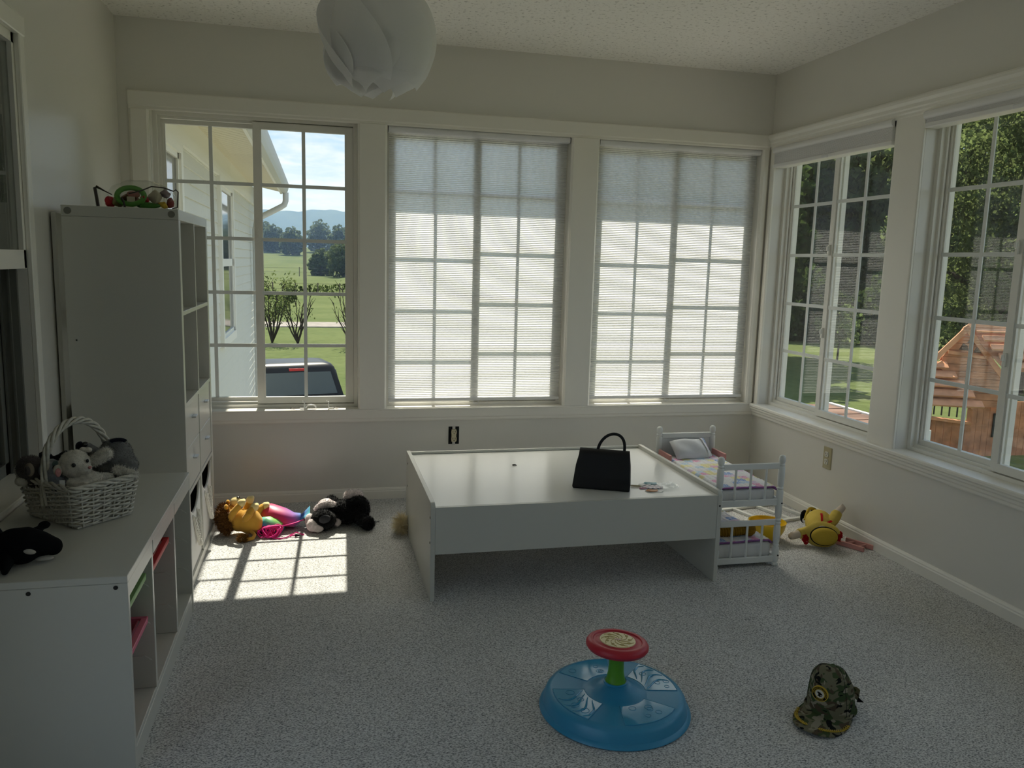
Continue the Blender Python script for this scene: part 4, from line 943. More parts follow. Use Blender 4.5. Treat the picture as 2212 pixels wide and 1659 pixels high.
for x in (bx0, bx1):
    for z0, z1 in ((.281, .310), (.022, .048)): rail('side_rail', (x, by0+.012, 0), (x, by1-.012, 0), z0, z1, .010)
    rail('guard_rail', (x, by1-.012, 0), (x, by1-.150, 0), .362, .392, .012, M_PINKW)
for z in (.284, .026):
    obj('bed_base', MB().box(bx0+.006, bx1-.006, by0+.008, by1-.008, z, z+.006), M_BED, bd)
for x, z in ((bx1, .292), (bx1, .052)): disc('screw', bd, (x+.004, by0-.0155, z), .004, (0, -1, 0), .001, M_SCREW, 8)
# bedding
M_MATT = mat('mattress_cloth', (.72, .72, .72), .9, .1, bump=.3, bscale=40)
def mat_quilt():
    m, nt, N, L = _nodes('patchwork_cotton'); out = N('ShaderNodeOutputMaterial'); p = N('ShaderNodeBsdfPrincipled'); L(p.outputs[0], out.inputs[0]); p.inputs['Roughness'].default_value = .9; p.inputs['Specular IOR Level'].default_value = .1
    tc = N('ShaderNodeTexCoord'); mp = N('ShaderNodeMapping'); mp.inputs['Scale'].default_value = (25, 25, 0); mp.inputs['Rotation'].default_value = (0, 0, math.radians(0)); mp.inputs['Location'].default_value = (100, 100, 0); L(tc.outputs['Object'], mp.inputs[0])
    fl = N('ShaderNodeVectorMath'); fl.operation = 'FLOOR'; L(mp.outputs[0], fl.inputs[0])
    wn = N('ShaderNodeTexWhiteNoise'); wn.noise_dimensions = '2D'; L(fl.outputs[0], wn.inputs['Vector'])
    r = N('ShaderNodeValToRGB'); r.color_ramp.interpolation = 'CONSTANT'; e = r.color_ramp.elements
    e[0].position = 0; e[0].color = (.78, .78, .80, 1); e[1].position = .34; e[1].color = (.76, .36, .55, 1)
    for pos, c in ((.46, (.80, .74, .38, 1)), (.60, (.25, .38, .68, 1)), (.72, (.72, .58, .74, 1)), (.82, (.52, .66, .80, 1)), (.92, (.80, .76, .78, 1))):
        q = e.new(pos); q.color = c
    L(wn.outputs['Value'], r.inputs[0]); 
    nz = N('ShaderNodeTexNoise'); nz.inputs['Scale'].default_value = 140; nz.inputs['Detail'].default_value = 2; L(tc.outputs['Object'], nz.inputs['Vector'])
    r2 = N('ShaderNodeValToRGB'); r2.color_ramp.elements[0].position = .45; r2.color_ramp.elements[0].color = (0, 0, 0, 1); r2.color_ramp.elements[1].position = .62; r2.color_ramp.elements[1].color = (.55, .55, .55, 1); L(nz.outputs['Fac'], r2.inputs[0])
    mx = N('ShaderNodeMix'); mx.data_type = 'RGBA'; L(r2.outputs[0], mx.inputs['Factor']); L(r.outputs[0], mx.inputs['A']); mx.inputs['B'].default_value = (.82, .82, .84, 1)
    L(mx.outputs['Result'], p.inputs['Base Color']); return m
M_QUILT = mat_quilt(); M_BIND = mat('purple_binding', (.32, .14, .36), .8, .1)
for nm, z0, z1, lab in (('upper', .2905, .352, 'white cloth mattress on the upper bunk of the doll bed'), ('lower', .0325, .105, 'white cloth mattress on the lower bunk of the doll bed')):
    b = MB().box(bx0+.012, bx1-.012, by0+.014, by1-.016, z0, z1); o = obj('mattress', b, M_MATT, bevel=.016, seg=4, smooth=60); tag(o, lab, 'mattress')
def quilt(z, y0, y1, x0, x1, lab, seed, hang):
    r = thing('quilt', ((x0+x1)/2, (y0+y1)/2, z), lab, 'quilt')
    def f(u, v):
        x = x0+(x1-x0)*u; y = y0+(y1-y0)*v
        q = .0035*abs(math.sin(u*PI*10))**.6*abs(math.sin(v*PI*20))**.6
        edge = max(0, abs(u-.5)*2-.9)/.1
        return V3((x, y, z+.004+q+.004*mnoise.noise(V3((x*9, y*9, seed)))-hang*edge**2)), V3((0, 0, 1))
    obj('quilt_top', MB().solid_grid(70, 90, f, .006), M_QUILT, r, smooth=80)
    P = [f(u/40, 0)[0] for u in range(41)]+[f(1, v/40)[0] for v in range(1, 41)]+[f(1-u/40, 1)[0] for u in range(1, 41)]+[f(0, 1-v/40)[0] for v in range(1, 40)]
    obj('binding', MB().tube(P, .0042, 6, closed=True), M_BIND, r, smooth=60)
quilt(.356, by0+.019, by1-.060, bx0+.010, bx1-.008, 'pastel patchwork quilt on the upper bunk of the doll bed', 3, .012)
quilt(.109, by0+.019, by1-.060, bx0+.010, bx1-.012, 'pastel patchwork quilt on the lower bunk of the doll bed', 8, .012)
pil = thing('pillow', (-.755, -.705, .362), 'small grey white pillow on the doll bed', 'pillow')
def pf(s):
    def g(u, v):
        a, c = 2*u-1, 2*v-1; k = (max(0, 1-abs(a)**3)*max(0, 1-abs(c)**3))**.55
        p = V3((a*.100*(1-.06*(1-k)), c*.062, s*.028*k+.003*math.sin(a*5+c*3)))
        return (Rz(.05) @ Rx(.62) @ p)+V3((-.757, -.712, .404))
    return g
b = MB(); b.grid(24, 18, pf(1)); b.grid(24, 18, pf(-1)); obj('cushion', b, mat('pillow_cotton', (.66, .67, .70), .9, .1, bump=.2, bscale=60), pil, smooth=80, norm=True)
def trim(u, v):
    p = pf(1)(.93+.12*u, v); return p+V3((.002, 0, .002)), V3((.3, -.3, .9))
obj('patchwork_border', MB().solid_grid(6, 18, lambda u, v: (pf(1)(.86+.13*u, .02+.96*v)+V3((.003, -.003, .003)), V3((.2, -.5, .84)).normalized()), .004), M_QUILT, pil, smooth=80)

# handbag
M_BAG = mat('black_leather', (.006, .006, .007), .55, .35, bump=.1, bscale=120)
hb = thing('handbag', (-1.40, -1.25, .376), 'black handbag with arched handle standing on the play table', 'handbag')
BD = V3((.909, -.417, 0)); BN = V3((.417, .909, 0)); B0 = V3((-1.418, -1.238, .3765))
def bp(s, n, z): return B0+BD*s+BN*n+V3((0, 0, z))
b = MB(); ring_ = lambda hl, hd, z, sk=0: [bp(-hl+sk, -hd, z), bp(hl+sk, -hd, z), bp(hl+sk, hd, z), bp(-hl+sk, hd, z)]
loft(b, [ring_(.119, .036, 0), ring_(.121, .038, .01), ring_(.114, .026, .10, .004), ring_(.104, .014, .158, .008), ring_(.103, .010, .164, .008)]); obj('bag_body', b, M_BAG, hb, bevel=.004, seg=2, smooth=40)
def flap(u, v):
    s = -.1045+.209*u+.008; z = .168-.115*v; n_ = -.016-.014*v-.006*math.sin(min(1, v*6)*PI/2)+(.012 if v < .02 else 0); return bp(s*(1+.06*v), n_-.004, z), -BN
obj('flap', MB().solid_grid(10, 10, flap, .004), M_BAG, hb, smooth=50)
obj('clasp_edge', MB().tube([bp(-.097, .002, .164), bp(.110, .002, .162)], .005, 8), M_BAG, hb, smooth=60)
hp = [bp(.008-.058+.0*a, -.004, .165) for a in (0,)]; arc = []
for i in range(25):
    a = PI*i/24; arc.append(bp(.032-.056*math.cos(a)+.014*math.sin(a), .0, .150+.086*math.sin(a)**.8))
obj('handle', MB().tube(arc, .0062, 8, flat=.45, up=BN), M_BAG, hb, smooth=60)

# loose papers and film on the table corner
M_STRIPE, nt, N, L = _nodes('striped_paper'); out = N('ShaderNodeOutputMaterial'); p = N('ShaderNodeBsdfPrincipled'); L(p.outputs[0], out.inputs[0]); p.inputs['Roughness'].default_value = .4
tc = N('ShaderNodeTexCoord'); mp = N('ShaderNodeMapping'); mp.inputs['Rotation'].default_value = (0, 0, 1.15); L(tc.outputs['Object'], mp.inputs[0]); wv_ = N('ShaderNodeTexWave'); wv_.inputs['Scale'].default_value = 26; wv_.inputs['Distortion'].default_value = .6; L(mp.outputs[0], wv_.inputs[0])
r = N('ShaderNodeValToRGB'); r.color_ramp.interpolation = 'CONSTANT'; e = r.color_ramp.elements; e[0].color = (.05, .06, .10, 1); e[1].position = .28; e[1].color = (.80, .80, .84, 1); q = e.new(.66); q.color = (.62, .12, .14, 1); q = e.new(.82); q.color = (.80, .78, .80, 1); L(wv_.outputs['Fac'], r.inputs[0]); L(r.outputs[0], p.inputs['Base Color'])
cp = thing('paper_scraps', (-1.20, -1.27, .376), 'striped paper cut-outs in clear film on the table corner', 'paper')
def leafshape(c, a, l, w, z, th=.002, n=22):
    b = MB(); A = Rz(a); vs = []
    top = [A @ V3((l*math.cos(2*PI*i/n), w*math.sin(2*PI*i/n), 0))+V3((c[0], c[1], z+th+.002*math.sin(i))) for i in range(n)]; bot = [V3((p.x, p.y, z)) for p in top]
    b._add(top+bot, [tuple(range(n)), tuple(range(2*n-1, n-1, -1))]+[(i, i+n, (i+1) % n+n, (i+1) % n) for i in range(n)]); return b
M_TEAL = mat('teal_paper', (.22, .42, .48), .4, .4); M_ORNG = mat('orange_paper', (.72, .36, .18), .4, .4); M_WPAP = mat('white_paper', (.82, .82, .80), .5, .4)
obj('striped_piece', leafshape((-1.196, -1.262), -.25, .046, .026, .3772), M_STRIPE, cp)
obj('teal_piece', leafshape((-1.182, -1.205), -.15, .030, .015, .3768), M_TEAL, cp)
obj('white_piece', leafshape((-1.215, -1.222), .2, .030, .018, .3765, .001), M_WPAP, cp)
obj('orange_piece', leafshape((-1.222, -1.318), -.1, .026, .013, .3785), M_ORNG, cp)
obj('white_piece', leafshape((-1.215, -1.322), -.1, .040, .020, .3765, .001), M_WPAP, cp)
obj('pink_piece', leafshape((-1.246, -1.276), -.1, .016, .006, .377), mat('pink_paper', (.62, .30, .40), .4, .4), cp)
obj('stem', MB().tube([(-1.245, -1.250, .380), (-1.285, -1.238, .381)], .004, 6), mat('tan_paper', (.55, .46, .32), .5, .3), cp)
def film(u, v):
    x = -1.165+.085*u; y = -1.315+.09*v+.02*u; z = .381+.010*abs(mnoise.noise(V3((x*60, y*60, 2))))*(1 if u > .35 else .5); return V3((x, y, z)), V3((0, 0, 1))
M_FILM = mat_glass('clear_film', 1.35, (.97, .98, .98)); obj('clear_film', MB().solid_grid(22, 16, film, .0008), M_FILM, cp)

# outlets
M_IVORY = mat('ivory_plastic', (.55, .50, .34), .4, .5); M_PLATE = mat('almond_plate', (.46, .41, .26), .45, .4); M_WHPL = mat('pale_receptacle', (.66, .65, .58), .4, .5)
def recept(f, s, z, m, root, t0, t1):
    for dz in (.0195, -.0195):
        n = 20; pr = []
        for i in range(n):
            a = 2*PI*i/n; pr.append((s+max(-.0150, min(.0150, .0172*math.cos(a))), z+dz+max(-.0145, min(.0145, .0172*math.sin(a)))))
        o = obj('receptacle', MB().prism(pr, t0, t1, lambda a, p, q: f(p, a, q)), m, root)
        b = MB()
        for ds in (-.0062, .0062): b.box(s+ds-.0012, s+ds+.0012, t1-.0008, t1-.0002, z+dz-.001, z+dz+.008, f)
        b.box(s-.0022, s+.0022, t1-.0008, t1-.0002, z+dz-.0095, z+dz-.005, f); obj('slots', b, M_SCREW, o)
o1 = thing('wall_outlet', (-1.848, 0, .347), 'bare ivory wall outlet without cover plate on the back wall', 'outlet')
obj('junction_box', MB().box(-1.848-.030, -1.848+.030, -.0012, -.0004, .347-.050, .347+.050), M_DARK, o1)
obj('mounting_strap', MB().box(-1.848-.008, -1.848+.008, -.0040, -.0012, .347-.055, .347+.055), M_STEEL, o1)
obj('receptacle_body', MB().box(-1.848-.0135, -1.848+.0135, -.010, -.0042, .347-.036, .347+.036), M_IVORY, o1, bevel=.002)
recept(fB, -1.848, .347, M_IVORY, o1, -.0101, -.0135)
o2 = thing('wall_outlet', (0, -.769, .348), 'wall outlet with almond cover plate under the corner window', 'outlet')
b = MB(); b.prism([(-.769-.036, 0), (-.769+.036, 0), (-.769+.031, -.006), (-.769-.031, -.006)], .348-.058, .348+.058, lambda a, p, q: fR(p, q, a)); obj('cover_plate', b, M_PLATE, o2, bevel=.002)
recept(fR, -.769, .348, M_WHPL, o2, -.0062, -.010)

# ceiling pendant of curled white plastic sheets
LC = V3((-2.356, -1.160, 2.118)); LR = .212
M_LAMP = mat_translucent('lamp_sheet', (.95, .95, .96), (.95, .95, .95), .52, gloss=.03)
lp = thing('pendant_lamp', (LC.x, LC.y, H), 'white pendant lamp of curled overlapping plastic sheets hanging from the ceiling', 'lamp')
def petal(ph0, th0, th1, wd, tw, r0, r1, seed):
    def g(u, v):
        th_ = math.radians(th0+(th1-th0)*v); taper = math.sin(PI*(.09+.76*v))**.55
        ph = ph0+(u-.5)*wd*taper+tw*(v-.5)+.25*math.sin(v*4.2+seed)*(u-.2)
        rr = LR*(r0+(r1-r0)*u**1.5*(.55+.45*math.sin(PI*min(1, v*1.05))))*(1+.018*math.sin(v*6+seed*1.7))
        if v > .78: rr *= 1+.08*((v-.78)/.22)*(u-.25)
        d = V3((math.sin(th_)*math.cos(ph), math.sin(th_)*math.sin(ph), math.cos(th_)*1.06)); return LC+d*rr, d
    return MB().solid_grid(18, 26, g, .0011)
for k in range(7): obj('lamp_sheet', petal(2*PI*k/7+.2, 8, 136, 1.25, 1.15, .84, 1.09, k), M_LAMP, lp, smooth=60)
for k in range(7): obj('lamp_sheet', petal(2*PI*k/7+.55, 92, 160, 1.35, -.65, .78, 1.0, k+9), M_LAMP, lp, smooth=60)
obj('lamp_core', MB().lathe([(.012, .10), (.03, .09), (.05, 0), (.035, -.06), (0, -.075)], LC, 16), mat('lamp_bulb', (.8, .8, .78), .3, .5), lp, smooth=50)
obj('cord', MB().tube([(LC.x, LC.y, LC.z+.09), (LC.x, LC.y, H-.02)], .004, 6), M_WTRIM, lp); obj('ceiling_cup', MB().lathe([(.045, 0), (.045, -.012), (.02, -.035), (0, -.036)], (LC.x, LC.y, H-.0005), 20), M_WTRIM, lp, smooth=50)
# ------------------------------------------------------------------ toys
def plush(name, c, bump=.5, sc=220, var=.18, rough=1.0): return mat(name, c, rough, .05, bump=bump, bscale=sc, var=var, vscale=60, sheen=.15)
def blob(name, b, m, root, voxel=.0045, it=5, fuzz=.0012, fr=160, seed=0, kind=None):
    f = fuse(b, voxel, it)
    if fuzz: ruffle(f, fuzz, fr, seed)
    return obj(name, f, m, root, smooth=180, norm=False, kind=kind), f
M_EYE = mat('black_eye', (.004, .004, .004), .15, .6)

# ---- spinning seat toy
M_BLUE = mat('blue_plastic', (.030, .26, .46), .34, .5, bump=.03, bscale=200); M_BLUEG = mat('blue_gloss_plastic', (.045, .30, .50), .07, .6)
M_SREDD = mat('red_plastic_wheel', (.46, .022, .040), .38, .4, bump=.04, bscale=260); M_SGRN = mat('green_post_plastic', (.10, .33, .02), .4, .4); M_YEL = mat('yellow_plate', (.76, .66, .36), .35, .4); M_YELD = mat('yellow_groove', (.50, .38, .14), .5, .3)
S0 = V3((-1.727, -2.262, 0.001))
st = thing('spin_toy', S0, 'blue spinning seat toy with red steering wheel on a green post', 'spinning toy')
R0 = .222
def Sp(x, y, z): return S0+V3((x, y, z))
obj('base', MB().lathe([(0, .004), (R0-.012, .004), (R0, .0), (R0+.003, .003), (R0+.001, .008), (R0-.008, .014), (R0-.013, .040), (R0-.020, .050), (R0-.032, .0545), (.19*.98, .0550), (.10, .0550), (.085, .0565), (.066, .064), (.050, .076), (.038, .082), (.033, .083), (0, .083)], S0, 72), M_BLUE, st, smooth=35)
obj('ground_ring', MB().lathe([(R0-.02, .0), (R0-.012, .0), (R0-.012, .006), (R0-.02, .006)], S0, 48), M_BLUE, st)
def wedge(a0, a1, r0, r1, z, th, n=14):
    b = MB(); vs = []
    for zz in (z, z+th):
        for i in range(n+1): a = a0+(a1-a0)*i/n; vs.append(Sp(r1*math.cos(a), r1*math.sin(a), zz))
        for i in range(n+1): a = a1-(a1-a0)*i/n; vs.append(Sp(r0*math.cos(a), r0*math.sin(a), zz))
    k = 2*(n+1); b._add(vs, [tuple(range(k)), tuple(range(2*k-1, k-1, -1))]+[(i, i+k, (i+1) % k+k, (i+1) % k) for i in range(k)]); return b
M_GROOVE = mat('blue_groove', (.02, .17, .33), .4, .4)
for k in range(4):
    a = math.radians(15+90*k+2); w = math.radians(29)
    g = obj('foot_panel', wedge(a-w, a+w, .092, .186, .0540, .0022), M_BLUEG, st, bevel=.0008)
    b = MB(); rim = [Sp(.187*math.cos(a-w+2*w*i/16), .187*math.sin(a-w+2*w*i/16), .0556) for i in range(17)]+[Sp(.091*math.cos(a+w-2*w*i/16), .091*math.sin(a+w-2*w*i/16), .0556) for i in range(17)]
    b.tube(rim, .0013, 5, closed=True); obj('panel_edge', b, M_BLUE, g, smooth=60)
    b = MB(); rnd = random.Random(k+3)
    if k % 2 == 0:            # swirls of bands
        for j in range(4):
            P = []
            for i in range(13):
                t_ = i/12; rr = .098+.084*t_; aa = a-w*.85+2*w*(.12+.2*j)+(.32*math.sin(t_*2.4)-.12); aa = max(a-w*.93, min(a+w*.93, aa)); P.append(Sp(rr*math.cos(aa), rr*math.sin(aa), .0562))
            b.tube(P, [.0012+.0022*math.sin(PI*i/12) for i in range(13)], 5)
    for j in range(5):        # rings
        aa = a+rnd.uniform(-.75, .75)*w; rr = rnd.uniform(.108, .172); q = rnd.uniform(.005, .013)
        b.tube([Sp(rr*math.cos(aa)+q*math.cos(i*PI/8), rr*math.sin(aa)+q*math.sin(i*PI/8), .0562) for i in range(16)], .0011, 5, closed=True)
    obj('raised_pattern', b, M_BLUEG, g, smooth=60)
obj('post', MB().lathe([(0, .080), (.0325, .080), (.0320, .083), (.0270, .096), (.0235, .115), (.0222, .140), (.0228, .160), (.0250, .176), (.028, .184), (0, .184)], S0, 32), M_SGRN, st, smooth=50)
obj('post_collar', MB().lathe([(.0325, .081), (.0365, .081), (.0365, .086), (.0335, .0875), (.0325, .086)], S0, 32), M_BLUE, st, smooth=40)
WT_ = Rx(-.035) @ Ry(.05); WC = Sp(0, 0, .200)
obj('steering_wheel', MB().lathe([(0, -.014), (.045, -.016), (.074, -.0165), (.086, -.013), (.0925, -.004), (.0925, .004), (.088, .011), (.080, .0145), (.073, .0135), (.071, .0105), (.066, .0095), (.056, .0115), (.0545, .0125), (0, .0125)], WC, 56, WT_), M_SREDD, st, smooth=35)
pl_ = obj('centre_plate', MB().lathe([(0, .0125), (.0535, .0125), (.0525, .0148), (0, .0150)], WC, 40, WT_), M_YEL, st, smooth=35)
b = MB(); rnd = random.Random(12)
for j in range(9):
    a = 2*PI*j/9; P = [WC+WT_ @ V3(((.006+.043*t_)*math.cos(a+1.5*t_), (.006+.043*t_)*math.sin(a+1.5*t_), .0152)) for t_ in [i/10 for i in range(11)]]; b.tube(P, .0011, 5)
    q = .0035+.003*rnd.random(); r_ = .030+.012*rnd.random(); a2 = a+.9+1.0; c_ = (r_*math.cos(a2), r_*math.sin(a2)); b.tube([WC+WT_ @ V3((c_[0]+q*math.cos(i*PI/5), c_[1]+q*math.sin(i*PI/5), .0152)) for i in range(10)], .0009, 4, closed=True)
obj('relief_lines', b, M_YELD, pl_); obj('centre_slot', MB().box(-.010, .010, -.003, .003, .0150, .0162, lambda x, y, z: WC+WT_ @ (Rz(-.6) @ V3((x, y, z)))), mat('pink_slot', (.72, .50, .48), .4, .4), pl_)

# ---- camouflage cap
def mat_camo():
    m, nt, N, L = _nodes('camouflage_cotton'); out = N('ShaderNodeOutputMaterial'); p = N('ShaderNodeBsdfPrincipled'); L(p.outputs[0], out.inputs[0]); p.inputs['Roughness'].default_value = .9; p.inputs['Specular IOR Level'].default_value = .1
    tc = N('ShaderNodeTexCoord'); last = None
    for sc, off, th, c in ((0, 0, 0, (.165, .155, .100)), (22, 1, .52, (.055, .080, .035)), (26, 7, .57, (.085, .064, .042)), (30, 13, .61, (.010, .011, .010)), (24, 21, .60, (.27, .25, .19))):
        if last is None: last = c; continue
        mp = N('ShaderNodeMapping'); mp.inputs['Location'].default_value = (off, off*.7, off*.3); mp.inputs['Scale'].default_value = (1, 1, 1.7); L(tc.outputs['Object'], mp.inputs[0]); nz = N('ShaderNodeTexNoise'); nz.inputs['Scale'].default_value = sc; nz.inputs['Detail'].default_value = 1.5; nz.inputs['Distortion'].default_value = .6; L(mp.outputs[0], nz.inputs['Vector'])
        g = N('ShaderNodeMath'); g.operation = 'GREATER_THAN'; g.inputs[1].default_value = th; L(nz.outputs['Fac'], g.inputs[0]); mx = N('ShaderNodeMix'); mx.data_type = 'RGBA'; L(g.outputs[0], mx.inputs['Factor'])
        if isinstance(last, tuple): mx.inputs['A'].default_value = last+(1,)
        else: L(last, mx.inputs['A'])
        mx.inputs['B'].default_value = c+(1,); last = mx.outputs['Result']
    L(last, p.inputs['Base Color']); nb = N('ShaderNodeTexNoise'); nb.inputs['Scale'].default_value = 300; L(tc.outputs['Object'], nb.inputs['Vector']); b = N('ShaderNodeBump'); b.inputs['Strength'].default_value = .2; b.inputs['Distance'].default_value = .002; L(nb.outputs['Fac'], b.inputs['Height']); L(b.outputs[0], p.inputs['Normal']); return m
M_CAMO = mat_camo(); M_GOLD = mat('gold_thread', (.52, .36, .03), .5, .4); M_BLKCL = mat('black_cloth', (.008, .008, .008), .9, .1); M_WHTH = mat('white_thread', (.60, .58, .50), .7, .2)
CF = V3((-.80, -.60, 0)).normalized(); CS = V3((.60, -.80, 0)); CC = V3((-1.090, -2.402, 0.002))      # forward (brim), sideways (right in view)
cap_ = thing('camouflage_cap', CC, 'camouflage cap with round gold emblem and gold leaf braid on its brim', 'cap')
def crown(u, v, off=0.0):
    a = 2*PI*u; ph = v*PI/2                                         # a=0 points to the brim
    rx, ry = .077*(1+.04*math.cos(2*a)), .066; zt = .138
    k = math.cos(ph)**.62; x = rx*k*math.cos(a); y = ry*k*math.sin(a); z = zt*math.sin(ph)**.85
    front = max(0, math.cos(a)); back = max(0, -math.cos(a))
    sh = max(0, math.cos(ph))**.45; front *= sh; back *= sh; x += .020*front*math.sin(ph*1.3)-.004+.012*math.sin(ph)                          # stiff front panel
    z += .024*math.sin(ph)*(front-.9*back)+.008*math.sin(ph); z *= (1-.28*back*math.sin(ph)); x += .012*back*math.sin(ph)
    n_ = mnoise.noise(V3((x*26, y*26, z*26)))*.006*(1-front*.6)*math.sin(ph*1.2); d = V3((x, y, z*.8)).normalized(); p = V3((x, y, z))+d*(n_+off)
    return CC+CF*p.x+CS*p.y+V3((0, 0, max(p.z, 0)+.002)), (CF*d.x+CS*d.y+V3((0, 0, d.z)))
obj('crown', MB().solid_grid(60, 24, lambda u, v: crown(u, v), .0025), M_CAMO, cap_, smooth=70)
b = MB()
for k in range(1, 6): b.tube([crown(k/6, v/20, .0016)[0] for v in range(0, 20)], .0008, 5)
obj('seam', b, M_BLKCL, cap_, smooth=60)
obj('button', MB().ell(crown(0, 1, .0)[0], (.007, .007, .003)), M_CAMO, cap_, smooth=60)
b = MB(); b.tube([crown(.04+.92*i/40, .03, .003)[0] for i in range(41)], .006, 6, flat=.35); obj('sweatband', b, M_CAMO, cap_, smooth=60)
def brim(u, v):
    a = (u-.5)*2; th_ = a*1.32; r0x, r0y = .079, .074
    base = V3((r0x*math.cos(th_)*.98, r0y*math.sin(th_), .016-.010*a*a)); L_ = .098*(1-abs(a)**2.6)**.8; p = base+V3((L_*v*(.92+.1*math.cos(th_)), L_*v*.22*math.sin(th_), -.006*v-.012*v*(a*a)))
    p.z = max(p.z, .003); return CC+CF*p.x+CS*p.y+V3((0, 0, p.z)), V3((0, 0, 1))
obj('brim', MB().solid_grid(48, 12, brim, .0042), M_CAMO, cap_, smooth=60)
b = MB()
for s in (-1, 1):        # gold leaves along both halves of the brim
    n = 15
    for i in range(n):
        u = .5+s*(.07+.37*i/n); p0 = brim(u, .74)[0]+V3((0, 0, .0032)); t_ = (brim(u+.01*s, .74)[0]-p0+V3((0, 0, .0032))).normalized()
        for e_ in (-1, 1):
            nn = V3((-t_.y, t_.x, 0))*e_; q = p0+(t_*.75+nn*.75)*.0085; q.z = p0.z; b.tube([p0, p0.lerp(q, .5)+V3((0, 0, .0006)), q], [.0006, .0019, .0004], 5)
    b.tube([brim(.5+s*(.06+.38*i/20), .74)[0]+V3((0, 0, .003)) for i in range(21)], .0008, 5)
obj('leaf_braid', b, M_GOLD, cap_, smooth=60)
# round emblem sewn on the front
E_u, E_v = .985, .30; ec, en = crown(E_u, E_v, .003); e1_ = crown(E_u+.03, E_v, .003)[0]; tx_ = (e1_-ec).normalized(); en = tx_.cross((crown(E_u, E_v+.04, .003)[0]-ec).normalized())
if en.dot(CF) < 0: en = -en
ty_ = en.cross(tx_); 
if ty_.z < 0: ty_ = -ty_
def em(x, y, z): return ec+tx_*x+ty_*y+en*z
def emdisc(r, z0, z1, m, root=None, cx=0, cy=0, n=32):
    b = MB(); P = [(r*math.cos(2*PI*i/n)+cx, r*math.sin(2*PI*i/n)+cy) for i in range(n)]; b.prism(P, z0, z1, lambda a, p, q: em(p, q, a)); return obj('emblem', b, m, root or cap_)
eb = emdisc(.0235, -.004, .0022, M_GOLD); eb.name = 'emblem'
k_ = obj('black_ring', MB().prism([(.0215*math.cos(2*PI*i/32), .0215*math.sin(2*PI*i/32)) for i in range(32)], .0018, .0026, lambda a, p, q: em(p, q, a)), M_BLKCL, eb)
def ringtube(r, z, w, m, nm): return obj(nm, MB().tube([em(r*math.cos(2*PI*i/32), r*math.sin(2*PI*i/32), z) for i in range(32)], w, 5, closed=True), m, eb)
ringtube(.0225, .0026, .0010, M_GOLD, 'gold_ring'); ringtube(.0142, .0028, .0010, M_GOLD, 'gold_ring')
obj('white_disc', MB().prism([(.0130*math.cos(2*PI*i/28), .0130*math.sin(2*PI*i/28)) for i in range(28)], .0024, .0031, lambda a, p, q: em(p, q, a)), M_WHTH, eb)
b = MB()               # ring of small gold letters, too small to read in the photo
for i in range(30):
    a = 2*PI*i/30
    if math.radians(180) < a < math.radians(235) or math.radians(300) < a < math.radians(335): continue
    b.tube([em(.0168*math.cos(a), .0168*math.sin(a), .0030), em(.0200*math.cos(a+.04), .0200*math.sin(a+.04), .0030)], .0010, 4)
obj('gold_lettering', b, M_GOLD, eb)
b = MB(); b.tube([em(-.001, -.004, .0034), em(.0, .002, .0034), em(.002, .005, .0034)], [.003, .004, .0018], 6); b.tube([em(0, .001, .0034), em(-.005, .005, .0034), em(-.008, .003, .0034)], [.0028, .002, .0006], 6); b.tube([em(0, .001, .0034), em(.006, .0, .0034), em(.008, -.003, .0034)], [.0028, .002, .0006], 6); b.tube([em(-.006, -.006, .0034), em(.006, -.006, .0034)], .0010, 5); b.tube([em(.0, -.009, .0034), em(.0, -.003, .0034)], .0010, 5)
obj('bird_figure', b, M_BLKCL, eb, smooth=60)
b = MB().solid_grid(8, 3, lambda u, v: (CC-CF*(.075+.012*v)+CS*(.030+.028*u)+V3((0, 0, .018+.03*v+.008*math.sin(u*3))), -CF), .002); obj('back_strap', b, M_CAMO, cap_, smooth=60)
obj('strap_end', MB().prism([(0, 0), (.020, .006), (.004, .016)], 0, .002, lambda a, p, q: CC-CF*(.050+a)+CS*(.060+p)+V3((0, 0, .028+q))), M_BLKCL, cap_)

# ---- lion
LY = mat('lion_velour', (.62, .34, .055), .95, .05, bump=.1, bscale=300, sheen=.2); LP = mat('lion_cream', (.76, .62, .30), .95, .05, bump=.1, bscale=300, sheen=.2); LM = plush('lion_mane', (.10, .042, .010), var=.4)
li = thing('lion_plush', (-2.94, -.50, 0), 'yellow lion soft toy with brown mane lying by the tall shelf', 'soft toy')
b = MB(); b.ell((-2.905, -.505, .064), (.058, .056, .060)); b.ell((-2.955, -.49, .070), (.052, .056, .056)); b.ell((-2.872, -.51, .055), (.03, .045, .045)); bo, _ = blob('body', b, LY, li, .005, 6, 0)
b = MB(); b.ell((-3.000, -.47, .095), (.034, .048, .044)); b.ell((-2.985, -.50, .085), (.03, .04, .04)); hd, _ = blob('head', b, LY, li, .005, 5, 0)
b = MB(); b.ell((-2.972, -.455, .150), (.026, .030, .022)); b.ell((-2.955, -.475, .140), (.015, .018, .016)); blob('muzzle', b, LP, li, .004, 5, 0)
obj('nose', MB().ell((-2.958, -.462, .171), (.008, .009, .005)), M_EYE, li, smooth=60)
def limb(nm, P, R, pawr, pawc):
    b = MB(); b.tube(P, R, 12); 
    for q, r in zip((P[0], P[-1]), (R[0], R[-1])): b.ell(q, r)
    o, _ = blob(nm, b, LY, li, .0045, 4, 0); c = MB(); pc = V3(pawc)
    c.ell(pc, pawr); 
    for s in (-1, 0, 1): c.ell(pc+V3((.010, .010*s, .008)), pawr*.55)
    o2, _ = blob('paw', c, LP, o, .004, 4, 0); return o
limb('arm', [(-2.990, -.53, .09), (-2.972, -.545, .125), (-2.950, -.535, .150)], [.017, .017, .015], .019, (-2.938, -.530, .163))
